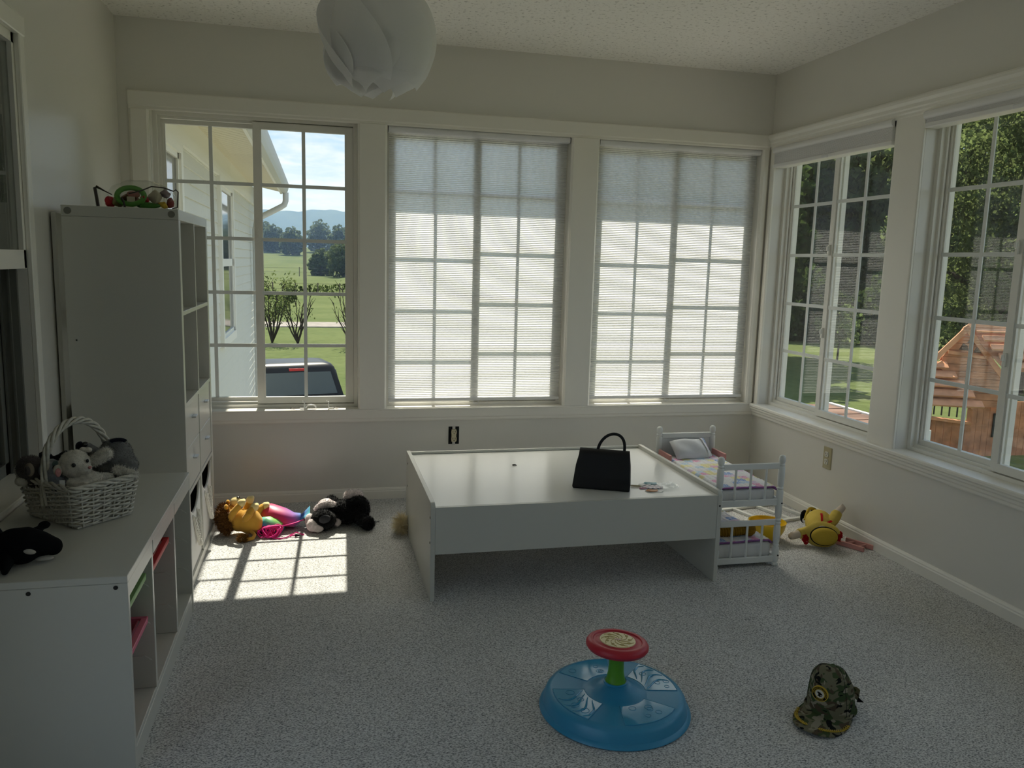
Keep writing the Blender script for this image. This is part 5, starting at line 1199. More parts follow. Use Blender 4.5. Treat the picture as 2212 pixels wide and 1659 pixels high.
limb('arm', [(-2.920, -.545, .09), (-2.900, -.555, .118), (-2.892, -.54, .132)], [.018, .018, .016], .020, (-2.880, -.530, .140))
limb('leg', [(-2.930, -.46, .10), (-2.912, -.45, .135), (-2.905, -.45, .145)], [.017, .016, .015], .019, (-2.905, -.455, .155))
limb('leg', [(-2.880, -.46, .08), (-2.862, -.44, .105), (-2.850, -.43, .11)], [.019, .018, .016], .021, (-2.838, -.425, .110))
b = MB(); b.ell((-3.022, -.48, .085), (.036, .064, .062)); b.ell((-3.010, -.525, .060), (.032, .03, .045)); b.ell((-3.004, -.53, .095), (.02, .02, .03)); mo, mf = blob('mane', b, LM, li, .006, 4, .006, 70)
obj('mane_hair', tufts(mf, 2600, .017, .0035, .9, 3), mat('mane_hair', (.17, .075, .018), .8, .2), mo, norm=False, kind='stuff')
ta = obj('tail', MB().tube([(-2.895, -.55, .03), (-2.878, -.575, .020), (-2.885, -.600, .012), (-2.910, -.610, .012)], .0085, 8), LY, li, smooth=60)
b = MB(); b.ell((-2.928, -.606, .016), (.026, .018, .015)); tf = fuse(b, .005, 3); obj('tail_tuft', tufts(tf, 900, .012, .003, .9, 5), mat('tuft_hair', (.24, .12, .03), .8, .2), ta, norm=False, kind='stuff')
for s in (-.018, .018): obj('ear', MB().ell((-3.012+.004, -.475+s*2.1, .140), (.010, .014, .014)), LY, hd, smooth=60)

# ---- rainbow drawstring bag
def mat_rainbow(name, rot, lo, hi, stops):
    m, nt, N, L = _nodes(name); out = N('ShaderNodeOutputMaterial'); p = N('ShaderNodeBsdfPrincipled'); L(p.outputs[0], out.inputs[0]); p.inputs['Roughness'].default_value = .42; p.inputs['Specular IOR Level'].default_value = .4; p.inputs['Sheen Weight'].default_value = .2
    tc = N('ShaderNodeTexCoord'); mp = N('ShaderNodeMapping'); mp.inputs['Rotation'].default_value = rot; L(tc.outputs['Object'], mp.inputs[0]); sp = N('ShaderNodeSeparateXYZ'); L(mp.outputs[0], sp.inputs[0])
    nz = N('ShaderNodeTexNoise'); nz.inputs['Scale'].default_value = 12; L(tc.outputs['Object'], nz.inputs['Vector']); ad = N('ShaderNodeMath'); ad.operation = 'MULTIPLY_ADD'; ad.inputs[1].default_value = .04; L(nz.outputs['Fac'], ad.inputs[0]); L(sp.outputs['X'], ad.inputs[2])
    mr = N('ShaderNodeMapRange'); mr.inputs['From Min'].default_value = lo+.02; mr.inputs['From Max'].default_value = hi+.02; L(ad.outputs[0], mr.inputs['Value'])
    r = N('ShaderNodeValToRGB'); e = r.color_ramp.elements; e[0].position = stops[0][0]; e[0].color = stops[0][1]+(1,); e[1].position = stops[-1][0]; e[1].color = stops[-1][1]+(1,)
    for pos, c in stops[1:-1]: q = e.new(pos); q.color = c+(1,)
    L(mr.outputs[0], r.inputs[0]); L(r.outputs[0], p.inputs['Base Color']); return m
_R = dict(y=(.74, .58, .05), o=(.75, .24, .02), r=(.70, .04, .09), c=(.55, .03, .16), p=(.38, .10, .42), b=(.10, .18, .58), t=(.06, .42, .52), g=(.22, .56, .08))
M_RAIN = mat_rainbow('rainbow_satin', (0, .35, -.25), -.13, .12, [(0, _R['g']), (.10, _R['y']), (.22, _R['o']), (.36, _R['r']), (.62, _R['c']), (.80, _R['p']), (.92, _R['b']), (1, _R['t'])])
M_RAIN2 = mat_rainbow('rainbow_satin_mouth', (0, 1.0, .2), -.06, .075, [(0, _R['b']), (.2, _R['p']), (.42, _R['b']), (.58, _R['t']), (.76, _R['g']), (1, _R['g'])])
M_RAIN3 = mat_rainbow('rainbow_satin_fin', (0, 0, .3), .07, .16, [(0, _R['b']), (.35, _R['t']), (.7, _R['g']), (1, _R['g'])])
M_PINKC = mat('pink_cord', (.80, .035, .28), .6, .2)
rb = thing('rainbow_bag', (-2.76, -.47, 0), 'rainbow satin drawstring bag with tangled pink cord between lion and dog toys', 'bag')
def loftcurve(stations, n=28, wr=.004, fr=40):
    """stations: (centre, half-width vector, half-height); crumpled closed tube"""
    b = MB(); rings = []
    for i, (c, wv2, hh_) in enumerate(stations):
        c = V3(c); w_ = V3(wv2); R = []
        for j in range(n):
            a = 2*PI*j/n; p = c+w_*math.cos(a)+V3((0, 0, hh_))*math.sin(a); p += mnoise.noise_vector(p*fr)*wr*min(1, hh_/.02); p.z = max(p.z, .003); R.append(p)
        rings.append(R)
    loft(b, rings); return b
obj('bag_body', loftcurve([((-2.868, -.40, .040), (.012, .035, 0), .030), ((-2.855, -.405, .055), (.015, .055, 0), .048), ((-2.820, -.41, .062), (.012, .068, 0), .055), ((-2.785, -.42, .058), (.010, .070, 0), .050), ((-2.745, -.43, .050), (.008, .062, 0), .044), ((-2.705, -.44, .042), (.005, .050, 0), .036), ((-2.672, -.43, .044), (.004, .026, 0), .022)], 30, .006, 26), M_RAIN, rb, smooth=60)
obj('fin', MB().solid_grid(12, 10, lambda u, v: (V3((-2.678+.050*v, -.43+(.016+.040*v)*(2*u-1), .046+.030*v*(.4+u*.9)+.004*math.sin(u*9))), V3((0, 0, 1))), .004), M_RAIN3, rb, smooth=60)
obj('bag_mouth', loftcurve([((-2.868, -.475, .030), (.026, .010, 0), .024), ((-2.848, -.485, .040), (.030, .030, 0), .036), ((-2.818, -.490, .042), (.024, .045, 0), .040), ((-2.785, -.495, .034), (.018, .045, 0), .032), ((-2.758, -.50, .024), (.010, .035, 0), .020)], 28, .006, 34), M_RAIN2, rb, smooth=60)
b = MB(); rnd = random.Random(5)
for k in range(15):
    P = []; cx_, cy_ = -2.815+rnd.uniform(-.03, .035), -.548+rnd.uniform(-.018, .018); a0 = rnd.uniform(0, 6.28); rr = rnd.uniform(.016, .038); tilt = rnd.uniform(-.6, .6)
    for i in range(26): a = a0+i*.32; q = rr*(1+.15*math.sin(3*a)); P.append(V3((cx_+q*math.cos(a), cy_+q*.62*math.sin(a), .026+.020*math.sin(a*1.0+tilt)+rnd.uniform(0, .004))))
    b.tube(P, .0028, 6)
obj('cord_tangle', b, M_PINKC, rb, smooth=60)
b = MB(); b.tube([(-2.842, -.56, .045), (-2.790, -.555, .052), (-2.745, -.54, .046), (-2.700, -.505, .045), (-2.655, -.470, .050), (-2.638, -.455, .060)], .0030, 6); b.tube([(-2.80, -.585, .005), (-2.765, -.600, .004), (-2.735, -.590, .004), (-2.715, -.560, .006), (-2.690, -.545, .012), (-2.672, -.548, .006), (-2.660, -.560, .004), (-2.655, -.550, .004)], .0030, 6); b.tube([(-2.72, -.575, .005), (-2.700, -.57, .008), (-2.685, -.575, .005)], .003, 6)
obj('cord', b, M_PINKC, rb, smooth=60); obj('cord_stopper', MB().cap((-2.692, -.580, .008), (-2.678, -.577, .008), .006, .005, 8), M_BLKCL, rb, smooth=60)

# ---- black and white dog
BK = plush('black_plush', (.006, .006, .007), bump=.8, sc=120); WH = plush('white_plush', (.70, .62, .62), bump=.6, sc=160)
dg = thing('dog_plush', (-2.47, -.45, 0), 'black and white dog soft toy lying against the back wall', 'soft toy')
DB, df = blob('body', (lambda b: (b.ell((-2.455, -.43, .068), (.085, .060, .060)), b.ell((-2.395, -.42, .075), (.058, .062, .066)), b.ell((-2.500, -.43, .066), (.05, .052, .05)), b.cap((-2.385, -.47, .045), (-2.350, -.53, .032), .034, .030), b.ell((-2.352, -.535, .036), (.032, .030, .034)), b.cap((-2.50, -.39, .09), (-2.525, -.37, .11), .03, .026), b)[-1])(MB()), BK, dg, .006, 4, .004, 60)
obj('body_fur', tufts(df, 5200, .010, .003, .7, 7), mat('black_fur', (.010, .010, .011), .75, .2), DB, norm=False, kind='stuff')
b = MB(); b.ell((-2.565, -.495, .052), (.062, .056, .050)); hb_, hf = blob('head', b, BK, dg, .005, 4, .003, 90); obj('head_fur', tufts(hf, 1800, .008, .003, .7, 8), MATS['black_fur'], hb_, norm=False, kind='stuff')
obj('ear', MB().ell((-2.558, -.545, .070), (.030, .014, .020), Rz(.4)), mat('grey_plush', (.045, .045, .05), .95, .1, bump=.6, bscale=140), hb_, smooth=60)
b = MB(); b.ell((-2.628, -.475, .045), (.026, .035, .034)); b.ell((-2.612, -.520, .034), (.034, .032, .032)); b.ell((-2.590, -.535, .024), (.028, .022, .022)); mz, _ = blob('muzzle', b, WH, dg, .0045, 5, .001)
obj('nose', MB().ell((-2.652, -.468, .050), (.007, .010, .008)), M_EYE, mz, smooth=60)
b = MB(); b.tube([(-2.545+.056*math.cos(a), -.455+.02*math.sin(a*1.0), .058+.054*math.sin(a)) for a in [i*.28-.9 for i in range(14)]], .021, 8); cb_, cf = blob('white_collar', b, WH, dg, .005, 4, .003, 90); obj('collar_fur', tufts(cf, 900, .007, .003, .7, 2), mat('white_fur', (.74, .68, .68), .8, .2), cb_, norm=False, kind='stuff')
b = MB(); b.ell((-2.548, -.395, .096), (.044, .034, .032)); b.ell((-2.575, -.40, .082), (.026, .026, .026)); blob('front_paw', b, WH, dg, .005, 4, .001)
b = MB(); b.ell((-2.425, -.36, .125), (.040, .034, .034)); b.ell((-2.40, -.365, .130), (.034, .03, .03)); tl, tff = blob('hind_paw', b, WH, dg, .005, 4, .001); obj('paw_fur', tufts(tff, 800, .008, .003, .7, 9), MATS['white_fur'], tl, norm=False, kind='stuff')
tag(obj('plastic_stick', MB().tube([(-2.325, -.43, .004), (-2.290, -.41, .004)], .0035, 6), mat('grey_plastic', (.30, .31, .30), .4, .4)), 'short grey stick on the carpet behind the dog toy', 'stick')
# pale fluffy tail end behind the table leg
b = MB(); b.ell((-2.195, -.60, .045), (.016, .035, .030)); ft = fuse(b, .006, 2); fo = thing('fluffy_toy', (-2.195, -.60, 0), 'pale yellow fluffy toy peeping out behind the left table panel', 'soft toy')
obj('body', ft, plush('straw_plush', (.62, .52, .30)), fo, smooth=180, norm=False); obj('fluff', tufts(ft, 900, .045, .003, .7, 4), mat('straw_fur', (.66, .58, .38), .8, .2), fo, norm=False, kind='stuff')

# ---- cloth doll with hat, by the right wall
DY = mat('yellow_felt', (.58, .44, .10), .95, .1, bump=.25, bscale=220); DYD = mat('mustard_felt', (.46, .33, .045), .95, .1, bump=.25, bscale=220); DS = mat('doll_skin', (.60, .52, .44), .9, .1); DR = mat('red_yarn', (.42, .012, .014), .9, .1)
dl = thing('cloth_doll', (-.19, -1.0, 0), 'cloth doll in yellow coat and hat lying against the right baseboard', 'doll')
b = MB(); b.tube([(-.245, -1.10, .066), (-.205, -1.035, .072), (-.160, -.965, .070), (-.130, -.915, .058)], [.036, .056, .066, .060], 16); b.ell((-.130, -.91, .055), (.058, .050, .050)); b.ell((-.24, -1.10, .066), .036); blob('coat', b, DY, dl, .006, 5, .0025, 30)
def sleeve(P, R, hand, hr): 
    b = MB(); b.tube(P, R, 12); o, _ = blob('sleeve', b, DY, dl, .0045, 3, .0015, 50); c = MB(); h = V3(hand); c.cap(P[-1], h, R[-1]*.78, hr); c.ell(h+V3((0, 0, .010)), (hr*.5, hr*.5, hr*.8)); blob('hand', c, DS, o, .004, 4, 0)
sleeve([(-.225, -1.06, .066), (-.280, -1.055, .060), (-.328, -1.054, .050)], [.024, .026, .026], (-.362, -1.050, .040), .018)
sleeve([(-.155, -1.035, .080), (-.110, -1.010, .098), (-.075, -.985, .118)], [.026, .028, .027], (-.042, -.975, .142), .018)
for x, y in ((-.165, -.868), (-.092, -.842)):
    lg = obj('sock_leg', MB().cap((x+.01, y-.045, .052), (x, y, .052), .024, .020, 12), mat('white_sock', (.72, .72, .70), .9, .1), dl, smooth=60)
    c = MB(); c.ell((x-.004, y+.014, .066), (.021, .017, .036)); so_, _ = blob('shoe', c, M_BLKCL, lg, .004, 3, 0)
    obj('shoe_strap', MB().tube([(x-.022, y-.004, .066), (x-.006, y-.012, .078), (x+.014, y-.006, .070)], .004, 6), M_BLKCL, lg, smooth=60)
HN = V3((-.40, -.80, .20)).normalized(); HC = V3((-.243, -1.118, .064)); hx = V3((.88, -.44, .05)).normalized(); hx = (hx-HN*hx.dot(HN)).normalized(); hy = HN.cross(hx)
if hy.z < 0: hy = -hy
def hp_(x, y, z): 
    p = HC+hx*x+hy*y+HN*z; return V3((p.x, p.y, max(p.z, .004)))
obj('head', MB().ell(HC-HN*.018, (.045, .045, .045)), DS, dl, smooth=60)
b = MB(); b.lathe([(.046, -.006), (.080, -.014), (.085, -.018), (.083, -.012), (.074, -.006), (.056, .004), (.046, .006)], (0, 0, 0), 44); b.v = [hp_(p.x*.98*(1+.03*math.sin(p.y*60)), p.y*.72, p.z+.006*math.sin(math.atan2(p.y, p.x)*3)) for p in b.v]; hat = obj('hat_brim', b, DY, dl, smooth=60)
b = MB(); b.lathe([(.057, .0), (.060, .012), (.061, .026), (.057, .040), (.046, .050), (.028, .056), (0, .058)], (0, 0, 0), 36); b.v = [hp_(p.x*.98+.006, p.y*.68-.006, p.z) for p in b.v]; obj('hat_crown', b, DYD, dl, smooth=60)
obj('hat_ribbon', MB().tube([hp_(.0605*math.cos(a)*.98+.006, .0605*math.sin(a)*.68-.006, .008) for a in [2*PI*i/36 for i in range(36)]], .0052, 6, closed=True), M_BLKCL, dl, smooth=60)
for sx in (-1, 1):
    b = MB(); rnd = random.Random(sx+4)
    for k in range(20): c = hp_(sx*(.066+.018*rnd.random()), -.034+.034*rnd.random()+(.012 if sx > 0 else -.008), -.022+.012*rnd.random()); b.tube([c+V3((.008*math.cos(i*1.1+k), .008*math.sin(i*1.1+k), .008*math.sin(i*.9+k*2))) for i in range(7)], .0034, 5)
    b.v = [V3((p.x, p.y, max(p.z, .003))) for p in b.v]; obj('yarn_hair', b, DR, dl, smooth=60, kind='stuff')
b = MB().solid_grid(3, 8, lambda u, v: (V3((-.222+.012*(u-.5)+.038*v, -1.078+.065*v, .112+.022*math.sin(v*1.9))), V3((-.3, -.3, .9)).normalized()), .004); obj('red_tie', b, DR, dl)
obj('red_tie', MB().solid_grid(4, 4, lambda u, v: (V3((-.205+.035*u, -1.085+.012*u-.012*v, .112-.004*v+.006*u)), V3((-.3, -.6, .7)).normalized()), .004), DR, dl)
b = MB().solid_grid(14, 3, lambda u, v: (V3((-.265+.11*u, -1.100+.05*u+.024*v*math.cos(u*6), .098+.020*math.sin(PI*u)-.012*v)), V3((-.2, -.4, .9)).normalized()), .003); obj('collar', b, DY, dl, smooth=60)
obj('coat_hem', MB().tube([(-.19+.10*u, -.895+.03*math.sin(u*3), .062+.050*math.sin(PI*u)) for u in [i/12 for i in range(13)]], .008, 6), DYD, dl, smooth=60)

# ---- pink toy ladder under the doll's hat
ld = thing('toy_ladder', (-.09, -1.14, 0), 'small pink wooden toy ladder lying half under the doll hat', 'ladder')
A0, A1 = V3((-.138, -1.085, 0)), V3((-.078, -1.210, 0)); W_ = V3((.0655, .018, 0)); dn = (A1-A0).normalized(); nn_ = V3((-dn.y, dn.x, 0))
def lrail(a, c, z0, z1, w):
    b = MB(); q = nn_*w/2; b._add([a-q+V3((0, 0, z0)), a+q+V3((0, 0, z0)), a+q+V3((0, 0, z1)), a-q+V3((0, 0, z1)), c-q+V3((0, 0, z0)), c+q+V3((0, 0, z0)), c+q+V3((0, 0, z1)), c-q+V3((0, 0, z1))], [(0, 1, 2, 3), (7, 6, 5, 4), (0, 4, 5, 1), (1, 5, 6, 2), (2, 6, 7, 3), (3, 7, 4, 0)]); return obj('side_rail', b, M_PINKW, ld, bevel=.0015)
lrail(A0, A1, .001, .024, .011); lrail(A0+W_, A1+W_, .001, .024, .011)
for t_ in (.32, .74): p = A0.lerp(A1, t_); obj('rung', MB().tube([p+V3((0, 0, .015)), p+W_+V3((0, 0, .015))], .006, 8), M_PINKW, ld, smooth=60)

# ---- yellow bowl and white open frame behind the doll bed
M_YB = mat('yellow_bowl_plastic', (.76, .52, .02), .35, .4)
bw = MB().lathe([(0, .004), (.045, .0), (.062, .010), (.082, .050), (.090, .088), (.0915, .088), (.0875, .088), (.079, .050), (.060, .014), (0, .010)], (-.440, -.955, .001), 36)
tag(obj('toy_bowl', bw, M_YB, smooth=50), 'yellow plastic bowl on the carpet behind the doll bed', 'bowl')
fr_ = thing('wooden_frame', (-.24, -.52, 0), 'flat white wooden frame lying on the carpet beyond the yellow bowl', 'frame')
def fbar(a, c, w):
    a, c = V3(a), V3(c); d = (c-a).normalized(); q = V3((-d.y, d.x, 0))*w/2; b = MB(); z0, z1 = V3((0, 0, .001)), V3((0, 0, .014)); b._add([a-q+z0, a+q+z0, a+q+z1, a-q+z1, c-q+z0, c+q+z0, c+q+z1, c-q+z1], [(0, 1, 2, 3), (7, 6, 5, 4), (0, 4, 5, 1), (1, 5, 6, 2), (2, 6, 7, 3), (3, 7, 4, 0)]); obj('frame_bar', b, M_BED, fr_)
fa, fb, fc, fd = V3((-.52, -.53, 0)), V3((-.10, -.45, 0)), V3((-.04, -.70, 0)), V3((-.46, -.78, 0))
for a, c in ((fa, fb), (fb+V3((0, -.02, 0)), fc), (fc-V3((.02, 0, 0)), fd), (fd+V3((0, .02, 0)), fa-V3((0, .02, 0))), (fa.lerp(fb, .35)-V3((0, .012, 0)), fd.lerp(fc, .35)+V3((0, .012, 0))), (fa.lerp(fb, .72)-V3((0, .012, 0)), fd.lerp(fc, .72)+V3((0, .012, 0)))): fbar(a, c, .022)

# ---- knitted doll on the lower bunk
M_KNIT = mat('mustard_knit', (.34, .19, .022), 1, .05, bump=.6, bscale=200)
kd = thing('knitted_toy', (-.745, -1.19, .117), 'mustard knitted toy lying on the lower bunk of the doll bed', 'soft toy')
b = MB()
for k in range(13):
    x = -.860+.0125*k; r_ = .020+.004*math.sin(k*.35); b.tube([(x+.002*math.sin(a*2), -1.19-.012*k/13+r_*math.cos(a), .140+r_*.9*math.sin(a)) for a in [2*PI*i/18 for i in range(18)]], .0072, 6, closed=True)
obj('knitted_body', b, M_KNIT, kd, smooth=60); obj('stuffing', MB().cap((-.862, -1.19, .140), (-.715, -1.202, .140), .019, .021, 12), M_KNIT, kd, smooth=60)
b = MB()
for k in range(8):
    a0 = k*.38; b.tube([(-.690+.026*math.cos(a), -1.208+.026*math.sin(a)*math.cos(a0), .146+.026*math.sin(a)*math.sin(a0)) for a in [2*PI*i/20 for i in range(20)]], .0055, 5, closed=True)
obj('knitted_head', b, M_KNIT, kd, smooth=60); obj('head_stuffing', MB().ell((-.690, -1.208, .146), (.025, .025, .025)), M_KNIT, kd, smooth=60)

# ---- wicker basket
M_WICK = mat('white_wicker', (.58, .56, .49), .6, .3, var=.12, vscale=90)
KC = V3((-3.275, -1.811, .5305)); KA = V3((-.73, .68, 0)).normalized(); KB = V3((.68, .73, 0)).normalized()
wb = thing('wicker_basket', KC, 'white wicker basket with an arched handle full of soft toys', 'basket')
KH = .122
def kper(t_, z):            # rounded rectangle round the basket, t_ in 0..1
    fl = z/KH; ha, hb2 = .120+.018*fl, .086+.018*fl; rc = .022
    segs = [(2*(ha-rc)), (PI/2*rc), (2*(hb2-rc)), (PI/2*rc)]*2; tot = sum(segs); s = (t_ % 1)*tot
    sgn = [(0, (-1, -1)), (0, 0), (0, 0), (0, 0)]
    x = y = 0; out = None
    corners = [(-(ha-rc), -hb2, 1, 0), None, (ha, -(hb2-rc), 0, 1), None, ((ha-rc), hb2, -1, 0), None, (-ha, hb2-rc, 0, -1), None]
    cen = [None, (ha-rc, -(hb2-rc), -PI/2), None, (ha-rc, hb2-rc, 0), None, (-(ha-rc), hb2-rc, PI/2), None, (-(ha-rc), -(hb2-rc), PI)]
    for i, L_ in enumerate(segs):
        if s <= L_ or i == 7:
            if corners[i]:
                cx_, cy_, dx_, dy_ = corners[i]; x, y = cx_+dx_*s, cy_+dy_*s; n_ = (dy_, -dx_)
            else:
                cx_, cy_, a0 = cen[i]; a = a0+s/rc; x, y = cx_+rc*math.cos(a), cy_+rc*math.sin(a); n_ = (math.cos(a), math.sin(a))
            break
        s -= L_
    return KC+KA*x+KB*y+V3((0, 0, z)), (KA*n_[0]+KB*n_[1])
NS = 26
for k in range(NS):
    P = [kper(k/NS, .003+(KH-.002)*i/5)[0] for i in range(6)]; obj('stake', MB().tube(P, .0027, 6), M_WICK, wb, smooth=60)
rows = 16
for j in range(rows):
    z = .006+(KH-.016)*(j+.5)/rows; n = NS*6; P = []
    for i in range(n):
        p, nrm = kper(i/n, z); ph = (i/6)*PI+(j % 2)*PI; P.append(p+nrm*(.0062*math.cos(ph))+V3((0, 0, .0016*math.sin(i*.37+j*2))))
    obj('woven_strand', MB().tube(P, .0029 if j % 3 else .0025, 6, closed=True, flat=1.0), M_WICK, wb, smooth=60)
for q in range(3):
    n = 150; obj('rim_strand', MB().tube([kper(i/n, KH-.004)[0]+kper(i/n, KH-.004)[1]*(.0055*math.cos(i*.32+q*2.1))+V3((0, 0, .0055*math.sin(i*.32+q*2.1)+.003)) for i in range(n)], .0042, 6, closed=True), M_WICK, wb, smooth=60)
b = MB(); b.box(-.118, .118, -.084, .084, .001, .006, lambda x, y, z: KC+KA*x+KB*y+V3((0, 0, z))); obj('base', b, M_WICK, wb)
hpth = []
for i in range(41):
    a = PI*i/40; hpth.append(KC-KB*(.104*math.cos(a))+V3((0, 0, .055+.055*0+(KH-.055)*min(1, math.sin(a)*2.2)+.165*max(0, math.sin(a))**.9)))
for q in range(4):
    obj('handle_strand', MB().tube([p+(KB*math.cos(PI*i/40)*-1+V3((0, 0, 1))*math.sin(PI*i/40))*(.0075*math.cos(i*.5+q*PI/2))+KA*(.0075*math.sin(i*.5+q*PI/2)) for i, p in enumerate(hpth)], .0046, 7), M_WICK, wb, smooth=60)

# ---- soft toys inside the basket
GR = plush('grey_toy_plush', (.15, .15, .145)); GRD = plush('dark_grey_plush', (.085, .075, .075)); CR = plush('cream_plush', (.56, .53, .46)); BLG = plush('blue_grey_plush', (.26, .28, .31)); PNK = plush('pink_plush', (.55, .26, .25)); NAV = plush('navy_plush', (.010, .012, .022)); WFUR = mat('pale_fur', (.60, .58, .52), .8, .2); GFUR = mat('grey_fur', (.17, .17, .165), .8, .2)
def fuzzy(o, f, n, ln, m, seed): return obj('fur', tufts(f, n, ln, .002, .7, seed), m, o, norm=False, kind='stuff')
ko = thing('koala_plush', (-3.19, -1.77, .60), 'fuzzy grey soft toy leaning over the right side of the wicker basket', 'soft toy', 'soft toys in the basket')
b = MB(); b.ell((-3.180, -1.775, .700), (.050, .048, .052)); b.ell((-3.205, -1.775, .660), (.050, .045, .045)); b.ell((-3.150, -1.785, .672), (.035, .035, .035)); o, f = blob('body', b, GR, ko, .005, 4, .002, 80); fuzzy(o, f, 2600, .006, GFUR, 1)
b = MB(); b.tube([(-3.215, -1.80, .700), (-3.232, -1.81, .720), (-3.243, -1.815, .737)], [.024, .019, .013], 12); b.ell((-3.245, -1.816, .739), .013); o, f = blob('snout', b, GR, ko, .004, 4, 0); obj('nose', MB().ell((-3.250, -1.822, .747), (.009, .009, .008)), M_EYE, o, smooth=60)
b = MB(); b.cap((-3.222, -1.845, .702), (-3.190, -1.845, .722), .016, .019); o, f = blob('fluffy_arm', b, CR, ko, .004, 3, .001); fuzzy(o, f, 900, .008, WFUR, 2)
b = MB(); b.cap((-3.165, -1.83, .668), (-3.118, -1.835, .655), .014, .013); o, f = blob('fluffy_foot', b, CR, ko, .004, 3, .001); fuzzy(o, f, 500, .010, WFUR, 3)
b = MB(); b.tube([(-3.165+.02*math.cos(a), -1.80, .748+.006*math.sin(a)) for a in [PI*i/8 for i in range(9)]], .006, 8); obj('dark_stripe', b, NAV, ko, smooth=60)
wbr = thing('white_bear_plush', (-3.26, -1.87, .60), 'cream bear soft toy with pink ear and nose in the middle of the basket', 'soft toy', 'soft toys in the basket')
b = MB(); b.ell((-3.268, -1.868, .700), (.043, .040, .042)); b.ell((-3.240, -1.884, .690), (.022, .022, .018)); o, f = blob('head', b, CR, wbr, .0042, 5, .0008); fuzzy(o, f, 1300, .004, WFUR, 5); hd2 = o
obj('eye', MB().ell((-3.2600, -1.9080, .7060), (.0058, .0040, .0062)), M_EYE, hd2, smooth=60); obj('eye', MB().ell((-3.2285, -1.8885, .7130), (.0040, .0050, .0058)), M_EYE, hd2, smooth=60); obj('nose', MB().ell((-3.2215, -1.895, .6950), (.0050, .0060, .0045)), PNK, hd2, smooth=60)
b = MB(); b.ell((-3.305, -1.895, .690), (.014, .010, .017), Rz(.5)); e_, _ = blob('ear', b, CR, wbr, .0035, 4, 0); obj('inner_ear', MB().ell((-3.302, -1.9045, .685), (.008, .004, .013), Rz(.5)), PNK, e_, smooth=60)
b = MB(); b.ell((-3.235, -1.850, .737), (.012, .010, .008)); b.ell((-3.250, -1.85, .738), (.010, .01, .008)); blob('tuft', b, CR, wbr, .0035, 3, .001)
b = MB(); b.ell((-3.240, -1.865, .645), (.045, .035, .035)); b.cap((-3.270, -1.900, .652), (-3.235, -1.905, .646), .015, .013); b.cap((-3.22, -1.86, .655), (-3.185, -1.84, .650), .016, .015); o, f = blob('body', b, CR, wbr, .0045, 4, .001); fuzzy(o, f, 900, .005, WFUR, 6)
obj('care_tag', MB().box(-3.298, -3.284, -1.9115, -1.9105, .646, .664), M_WPAP, wbr)
bg = thing('bluish_toy', (-3.33, -1.86, .60), 'pale bluish grey soft toy behind the basket handle', 'soft toy', 'soft toys in the basket')
b = MB(); b.ell((-3.335, -1.855, .680), (.032, .032, .034)); b.cap((-3.325, -1.865, .670), (-3.300, -1.870, .645), .020, .018); b.ell((-3.315, -1.87, .645), (.03, .028, .026)); o, f = blob('body', b, BLG, bg, .0045, 4, .001); obj('eye', MB().ell((-3.318, -1.8790, .693), (.006, .004, .007)), M_EYE, o, smooth=60); obj('inner_ear', MB().ell((-3.316, -1.874, .699), (.010, .006, .014)), mat('slate_plush', (.14, .19, .20), .95, .1), o, smooth=60)
lg = thing('brown_grey_toy', (-3.39, -1.82, .60), 'brown grey soft toy with pale ear at the left end of the basket', 'soft toy', 'soft toys in the basket')
b = MB(); b.ell((-3.395, -1.832, .682), (.038, .036, .038)); b.ell((-3.375, -1.825, .655), (.04, .036, .035)); o, f = blob('body', b, GRD, lg, .0045, 4, .002); fuzzy(o, f, 1400, .006, mat('brown_fur', (.10, .085, .085), .8, .2), 8)
obj('ear', MB().ell((-3.385, -1.872, .688), (.016, .008, .020), Rz(-.5)), mat('tan_plush', (.28, .24, .19), .95, .1), o, smooth=60); obj('inner_ear', MB().ell((-3.388, -1.8785, .686), (.010, .005, .014), Rz(-.5)), GRD, o, smooth=60)
b = MB(); b.ell((-3.428, -1.81, .672), (.018, .02, .022)); b.ell((-3.415, -1.845, .648), (.02, .018, .016)); blob('pale_paw', b, CR, lg, .004, 4, .001)
dk = thing('navy_toy', (-3.31, -1.78, .60), 'dark navy soft toy tucked behind the cream bear', 'soft toy', 'soft toys in the basket')
b = MB(); b.ell((-3.315, -1.785, .680), (.060, .035, .030)); b.ell((-3.365, -1.80, .712), (.018, .016, .014)); b.ell((-3.270, -1.80, .735), (.014, .012, .018)); b.tube([(-3.345, -1.79, .700), (-3.31, -1.80, .715), (-3.285, -1.80, .705)], [.006, .012, .012], 8); blob('body', b, NAV, dk, .0045, 4, .001)

# ---- black whale on the near end of the unit
wh = thing('whale_plush', (-3.33, -2.20, .53), 'black and white whale soft toy on the near end of the storage unit', 'soft toy')
WK = mat('black_velour', (.004, .004, .0045), .9, .1); WW = mat('grey_white_velour', (.42, .40, .36), .9, .1, bump=.1, bscale=200)
b = MB(); path = [(-3.235, -2.186, .566), (-3.262, -2.191, .573), (-3.295, -2.196, .580), (-3.330, -2.198, .578), (-3.365, -2.198, .568), (-3.400, -2.195, .556), (-3.43, -2.19, .550)]; b.tube(path, [.020, .032, .041, .041, .032, .022, .014], 16); b.ell((-3.240, -2.187, .565), (.023, .022, .024)); b.ell((-3.305, -2.212, .562), (.042, .036, .030))
wo, _ = blob('body', b, WK, wh, .0045, 6, 0)
def fin(nm, a, c, d, th, m=WK):
    b = MB(); a, c, d = V3(a), V3(c), V3(d); b.tube([a, a.lerp(c, .5)+(d-c)*.15, c.lerp(d, .5)], [.012, .017, .006], 8, flat=.45); return blob(nm, b, m, wh, .0032, 4, 0)[0]
